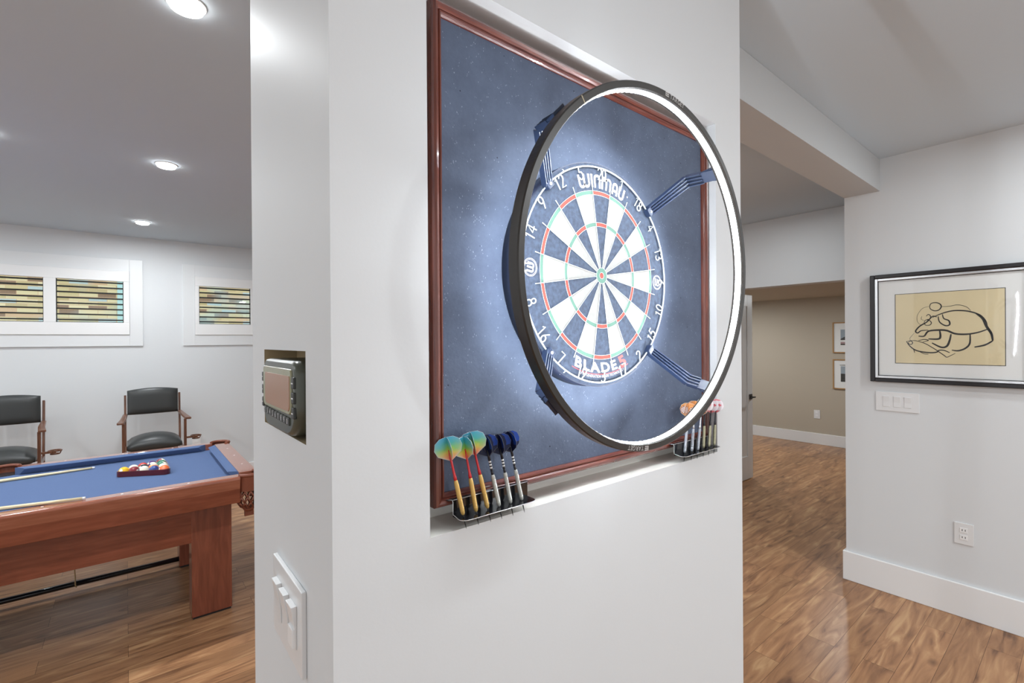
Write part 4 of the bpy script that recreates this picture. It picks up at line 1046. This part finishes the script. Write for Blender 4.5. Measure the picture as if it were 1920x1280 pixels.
# pockets
def pocket(cx, cy, ang0, ang1, side=False):
    R_ = 0.062
    q = MB()
    n = 14
    arcp = [(cx+R_*math.cos(math.radians(ang0+(ang1-ang0)*k/n)), cy+R_*math.sin(math.radians(ang0+(ang1-ang0)*k/n))) for k in range(n+1)]
    # leather rim
    q.tube([(x, y, ZT+0.000) for x, y in arcp], 0.011, 8)
    # leather shield hanging below
    for k in range(n):
        (xa, ya), (xb, yb_) = arcp[k], arcp[k+1]
        f_ = lambda x, y, s_: (cx+(x-cx)*s_, cy+(y-cy)*s_)
        a1, b1 = f_(xa, ya, 1.10), f_(xb, yb_, 1.10); a2, b2 = f_(xa, ya, 0.98), f_(xb, yb_, 0.98)
        q.quad((a1[0], a1[1], ZT), (b1[0], b1[1], ZT), (b2[0], b2[1], 0.715), (a2[0], a2[1], 0.715))
        a3, b3 = f_(xa, ya, 1.04), f_(xb, yb_, 1.04); a4, b4 = f_(xa, ya, 0.90), f_(xb, yb_, 0.90)
        q.quad((a3[0], a3[1], ZT), (b3[0], b3[1], ZT), (b4[0], b4[1], 0.715), (a4[0], a4[1], 0.715))
    o = q.build('pocket', M['leather'], pt)
    hq = MB(); hq.rings([(Vector((cx, cy, 0.7655)), 0.060), (Vector((cx, cy, 0.7685)), 0.060)], Vector((0, 0, 1)), 24); hq.build('pocket_dark_disc', M['black'], o)  # flat black disc over the bed stands in for the open pocket's dark
    # plaited net basket
    nt_ = MB(); rows = [(0.712, 0.056), (0.682, 0.066), (0.650, 0.064), (0.620, 0.048), (0.600, 0.02)]
    for r_i in range(len(rows)-1):
        for k in range(12):
            a0_ = 2*PI*(k+0.5*(r_i % 2))/12
            for dsn in (0.5, -0.5):
                a1_ = a0_+2*PI*dsn/12
                nt_.tube([(cx+rows[r_i][1]*math.cos(a0_), cy+rows[r_i][1]*math.sin(a0_), rows[r_i][0]), (cx+rows[r_i+1][1]*math.cos(a1_), cy+rows[r_i+1][1]*math.sin(a1_), rows[r_i+1][0])], 0.0055, 5)
    nt_.rings([(Vector((cx, cy, 0.612)), 0.030), (Vector((cx, cy, 0.60)), 0.034), (Vector((cx, cy, 0.585)), 0.022)], Vector((0, 0, -1)), 12)
    nt_.box(cx-0.024, cx+0.024, cy-0.010, cy+0.010, 0.556, 0.59)
    nt_.build('net', M['leather'], o)
pi_ = 0.062
pocket(TX1-pi_, TY0+pi_, -150, 60); pocket(TX1-pi_, TY1-pi_, -60, 150); pocket(TX0+pi_, TY0+pi_, 120, 330); pocket(TX0+pi_, TY1-pi_, 30, 240)
pocket(MX, TY1-0.04, 0, 180); pocket(MX, TY0+0.04, 180, 360)

# rack of balls
A = Vector((-0.078, 3.872, 0)); Bq = Vector((0.213, 3.712, 0)); Cq = Vector((0.214, 4.05, 0))
cen = (A+Bq+Cq)/3; RT = 0.196; base_ang = math.atan2(A.y-cen.y, A.x-cen.x)
tri = [cen+Vector((math.cos(base_ang+k*2*PI/3), math.sin(base_ang+k*2*PI/3), 0))*RT for k in range(3)]
rk = thing('ball_rack', 'dark red triangular rack on the blue cloth holding the balls', 'ball rack', (cen.x, cen.y, 0.765))
def rounded_tri(rad, inset, n=5):
    out = []
    for k in range(3):
        a = base_ang+k*2*PI/3; c = cen+Vector((math.cos(a), math.sin(a), 0))*(RT-2*rad-0.0)
        for j in range(n+1):
            t = a-PI/3+2*PI/3*j/n; out.append(c+Vector((math.cos(t), math.sin(t), 0))*(rad-inset))
    return out
ro, ri_ = rounded_tri(0.030, 0), rounded_tri(0.030, 0.009); n = len(ro); b = MB()
vs = [Vector((p.x, p.y, z)) for z in (0.766, 0.800) for p in ro]+[Vector((p.x, p.y, z)) for z in (0.766, 0.800) for p in ri_]
fs = []
for j in range(n):
    k = (j+1) % n; fs += [(j, k, n+k, n+j), (2*n+j, 3*n+j, 3*n+k, 2*n+k), (n+j, n+k, 3*n+k, 3*n+j), (j, 2*n+j, 2*n+k, k)]
b.add(vs, fs); M['rackm'] = mat('dark_cherry_rack', rgb(88, 20, 24), 0.25, coat=0.5)
b.build('rack_frame', M['rackm'], rk, bevel=0.0015)
rb = 0.0282
def ball_mat(name, c, stripe):
    m_ = mat(name, rgb(*c), 0.08, coat=0.6); nt = m_.node_tree; bs = nt.nodes['Principled BSDF']; N = nt.nodes.new; L = nt.links.new
    tc = N('ShaderNodeTexCoord'); sp = N('ShaderNodeSeparateXYZ'); L(tc.outputs['Object'], sp.inputs[0])
    ab = N('ShaderNodeMath'); ab.operation = 'ABSOLUTE'; L(sp.outputs['Z'], ab.inputs[0])
    gt = N('ShaderNodeMath'); gt.operation = 'GREATER_THAN'; gt.inputs[1].default_value = 0.0150 if stripe else 9; L(ab.outputs[0], gt.inputs[0])
    ax_ = N('ShaderNodeMath'); ax_.operation = 'ABSOLUTE'; L(sp.outputs['X'], ax_.inputs[0])
    g2 = N('ShaderNodeMath'); g2.operation = 'GREATER_THAN'; g2.inputs[1].default_value = 0.0262; L(ax_.outputs[0], g2.inputs[0])
    mxx = N('ShaderNodeMath'); mxx.operation = 'MAXIMUM'; L(gt.outputs[0], mxx.inputs[0]); L(g2.outputs[0], mxx.inputs[1])
    mx = N('ShaderNodeMixRGB'); mx.inputs['Color1'].default_value = rgb(*c); mx.inputs['Color2'].default_value = rgb(238, 232, 214); L(mxx.outputs[0], mx.inputs['Fac']); L(mx.outputs['Color'], bs.inputs['Base Color'])
    return m_
bcol = {'yellow': (240, 190, 50), 'blue': (40, 60, 130), 'red': (190, 50, 50), 'purple': (80, 50, 110), 'orange': (240, 110, 50), 'green': (40, 110, 80), 'maroon': (130, 40, 50), 'black': (20, 20, 20)}
BM = {(k, s_): ball_mat(k+('_striped' if s_ else '_solid')+'_ball', c, s_) for k, c in bcol.items() for s_ in (False, True)}
rowsb = [[('yellow', 0)], [('maroon', 0), ('yellow', 1)], [('blue', 1), ('black', 0), ('red', 0)], [('blue', 0), ('orange', 1), ('purple', 1), ('purple', 0)], [('orange', 0), ('red', 1), ('green', 1), ('green', 0), ('maroon', 1)]]
digit = {('yellow', 0): '1', ('blue', 0): '2', ('red', 0): '3', ('purple', 0): '4', ('orange', 0): '5', ('green', 0): '6', ('maroon', 0): '7', ('black', 0): '8', ('yellow', 1): '9', ('blue', 1): '10', ('red', 1): '11', ('purple', 1): '12', ('orange', 1): '13', ('green', 1): '14', ('maroon', 1): '15'}
ea = (cen-tri[0]).normalized()                      # apex towards the far side of the triangle
eb = Vector((-ea.y, ea.x, 0))                       # across
if (Bq-Cq).dot(eb) < 0: eb = -eb                    # + = near side
apex = cen-ea*(4*rb*2*math.sqrt(3)/2*2/3)
where = {0: 'at the tip of the triangle', 1: 'in the second row behind the yellow ball', 2: 'in the middle row of the triangle', 3: 'in the fourth row of the triangle', 4: 'in the last row of the triangle'}
me0 = None
for i, row in enumerate(rowsb):
    for j, (cn, st) in enumerate(row):
        p = apex+ea*(i*2*rb*math.sqrt(3)/2)+eb*((i/2-j)*2*rb)
        q = MB(); q.sphere((0, 0, 0), rb, 24, 14)
        o = q.build('billiard_ball', BM[(cn, bool(st))]); o.location = (p.x, p.y, 0.7655+rb)
        o.rotation_euler = (random.uniform(0.2, 1.3), random.uniform(-0.6, 0.6), random.uniform(0, 6.28))
        tag(o, f"{cn} {'striped' if st else 'solid'} billiard ball {where[i]}", 'ball', 'billiard balls in the rack')

# cues lying on the cloth
def cue(p_tip, p_dir, label, zb=0.7662):
    d = Vector((p_dir[0], p_dir[1], 0)).normalized(); L_ = 1.05; T_ = Vector((p_tip[0], p_tip[1], 0))
    t = thing('pool_cue', label, 'pool cue', (p_tip[0], p_tip[1], zb), 'pool cues on the table')
    r = lambda s_: 0.0068+0.0070*s_
    z = lambda s_: zb+r(s_)
    P_ = lambda s_: T_-d*(s_*L_)+Vector((0, 0, z(s_)))
    ax = (P_(1)-P_(0)).normalized()
    b = MB(); b.rings([(P_(s_), r(s_)) for s_ in (0.012, 0.2, 0.4, 0.6)], ax, 14); b.build('shaft', M['maple'], t)
    b = MB(); b.rings([(P_(s_), r(s_)) for s_ in (0.6, 0.75, 0.88, 1.0)], ax, 14); b.build('butt', M['cuebutt'], t)
    b = MB(); b.rings([(P_(0.0), 0.0060), (P_(0.012), 0.0068)], ax, 14); b.build('tip', M['white'], t)
M['maple'] = wood('pale_maple', rgb(222, 206, 166), rgb(236, 222, 186), 'X', 4, 0.25, 0.4)
M['cuebutt'] = mat('dark_cue_butt', rgb(70, 36, 26), 0.25, coat=0.5)
cue((-0.165, 4.225), (0.435, 0.050), 'pale pool cue lying along the far side of the blue cloth')
cue((-0.163, 3.240), (0.304, -0.050), 'pale pool cue lying along the near edge of the table', ZT+0.0012)

# ================================================================== SPECTATOR CHAIRS
def make_chair(cx, label):
    yb, yf = 6.12, 5.70
    t = thing('spectator_chair', label, 'chair', (cx, (yb+yf)/2, 0), 'high spectator chairs by the back wall')
    def cushion(x0, x1, y0, y1, z0, z1, crown, mtx=None, top=False):
        """soft box: grid lofted with rounded edges; crown bulges the front/top"""
        b = MB(); n1, n2 = 12, 8; vs = []; fs = []
        def sp(u, p=0.35): return 1-abs(u)**6
        for side in (0, 1):
            for i in range(n1+1):
                for j in range(n2+1):
                    u = -1+2*i/n1; v = -1+2*j/n2
                    e = (max(0, 1-abs(u)**5)*max(0, 1-abs(v)**5))**0.5
                    if top:      # seat: thickness along z
                        z = (z0+z1)/2+(1 if side else -1)*((z1-z0)/2)*(0.35+0.65*e)+(crown*(1-u*u)*(1-v*v*0.5) if side else 0)
                        vs.append(((x0+x1)/2+u*(x1-x0)/2, (y0+y1)/2+v*(y1-y0)/2, z))
                    else:        # back: thickness along y
                        y = (y0+y1)/2+(1 if side else -1)*((y1-y0)/2)*(0.35+0.65*e)-(0.02*(1-u*u) if True else 0)
                        z = (z0+z1)/2+v*(z1-z0)/2 + (crown*(1-u*u) if v > 0 else crown*0.0)*max(0, v)
                        vs.append(((x0+x1)/2+u*(x1-x0)/2, y, z))
        N_ = (n1+1)*(n2+1); idx = lambda s_, i, j: s_*N_+i*(n2+1)+j
        for i in range(n1):
            for j in range(n2):
                fs.append((idx(0, i, j), idx(0, i, j+1), idx(0, i+1, j+1), idx(0, i+1, j))); fs.append((idx(1, i, j), idx(1, i+1, j), idx(1, i+1, j+1), idx(1, i, j+1)))
        for i in range(n1):
            for j in (0, n2): fs.append((idx(0, i, j), idx(0, i+1, j), idx(1, i+1, j), idx(1, i, j)))
        for j in range(n2):
            for i in (0, n1): fs.append((idx(0, i, j), idx(0, i, j+1), idx(1, i, j+1), idx(1, i, j)))
        b.add(vs, fs, 0, True); return b
    hw_ = 0.215
    cushion(cx-hw_+0.008, cx+hw_-0.008, 6.075, 6.135, 0.885, 1.125, 0.022).build('backrest', M['darkleather'], t)
    cushion(cx-hw_+0.004, cx+hw_-0.004, yf-0.01, yb-0.04, 0.565, 0.665, 0.055, top=True).build('seat', M['darkleather'], t)
    for s_ in (-1, 1):
        xo = cx+s_*(hw_+0.008)
        b = MB()    # rear post, tilted back at the top
        b.prism([(xo-0.009, yb-0.02, 0), (xo-0.009, yb+0.02, 0), (xo-0.009, yb+0.01, 0.6), (xo-0.009, yb+0.055, 1.07), (xo-0.009, yb+0.025, 1.08), (xo-0.009, yb-0.025, 0.6)], (0.018, 0, 0)); b.build('leg', M['chairwood'], t, bevel=0.003)
        b = MB(); b.box(xo-0.011+s_*0.014, xo+0.011+s_*0.014, yf-0.02, yf+0.02, 0, 0.852); b.build('leg', M['chairwood'], t, bevel=0.003)
        b = MB(); b.prism([(xo-0.018, yb+0.02, 0.872), (xo+0.018, yb+0.02, 0.872), (xo+s_*0.016+0.024, yf+0.12, 0.862), (xo+s_*0.036+0.026, yf-0.05, 0.850), (xo+s_*0.036-0.026, yf-0.05, 0.850), (xo+s_*0.016-0.022, yf+0.12, 0.862)], (0, 0, 0.020)); b.build('armrest', M['chairwood'], t, bevel=0.005)
        b = MB(); b.box(xo-0.009, xo+0.009, yf+0.02, yb-0.02, 0.535, 0.575); b.box(xo-0.009, xo+0.009, yf+0.02, yb-0.02, 0.22, 0.25); b.build('side_rail', M['chairwood'], t, bevel=0.002)
    b = MB(); b.box(cx-hw_, cx+hw_, yf-0.012, yf+0.012, 0.528, 0.57); b.box(cx-hw_, cx+hw_, yb-0.012, yb+0.012, 0.528, 0.57); b.build('seat_rail', M['chairwood'], t, bevel=0.002)
    b = MB(); b.box(cx-hw_, cx+hw_, yf-0.015, yf+0.015, 0.20, 0.235); b.build('footrest', M['chairwood'], t, bevel=0.003)
    b = MB(); b.box(cx+hw_+0.02, cx+hw_+0.125, yf+0.00, yf+0.018, 0.655, 0.672)
    xc = cx+hw_+0.115
    b.tube([(xc+0.042*math.cos(k*PI/8), yf+0.05+0.042*math.sin(k*PI/8), 0.668) for k in range(16)], 0.007, 6, True)
    b.tube([(xc+0.03*math.cos(k*PI/8), yf+0.05+0.03*math.sin(k*PI/8), 0.640) for k in range(16)], 0.005, 6, True)
    for k in (0, 5, 10): b.tube([(xc+0.042*math.cos(k*PI/8), yf+0.05+0.042*math.sin(k*PI/8), 0.668), (xc+0.03*math.cos(k*PI/8), yf+0.05+0.03*math.sin(k*PI/8), 0.640)], 0.004, 5)
    b.build('cup_holder', M['chairwood'], t)
    return t
ch = make_chair(0.215, 'black padded high chair with wooden arms, the right one of the pair')
c2 = copy_tree(ch); c2.location.x -= 1.03
c2['label'] = 'black padded high chair with wooden arms, cut by the left edge'
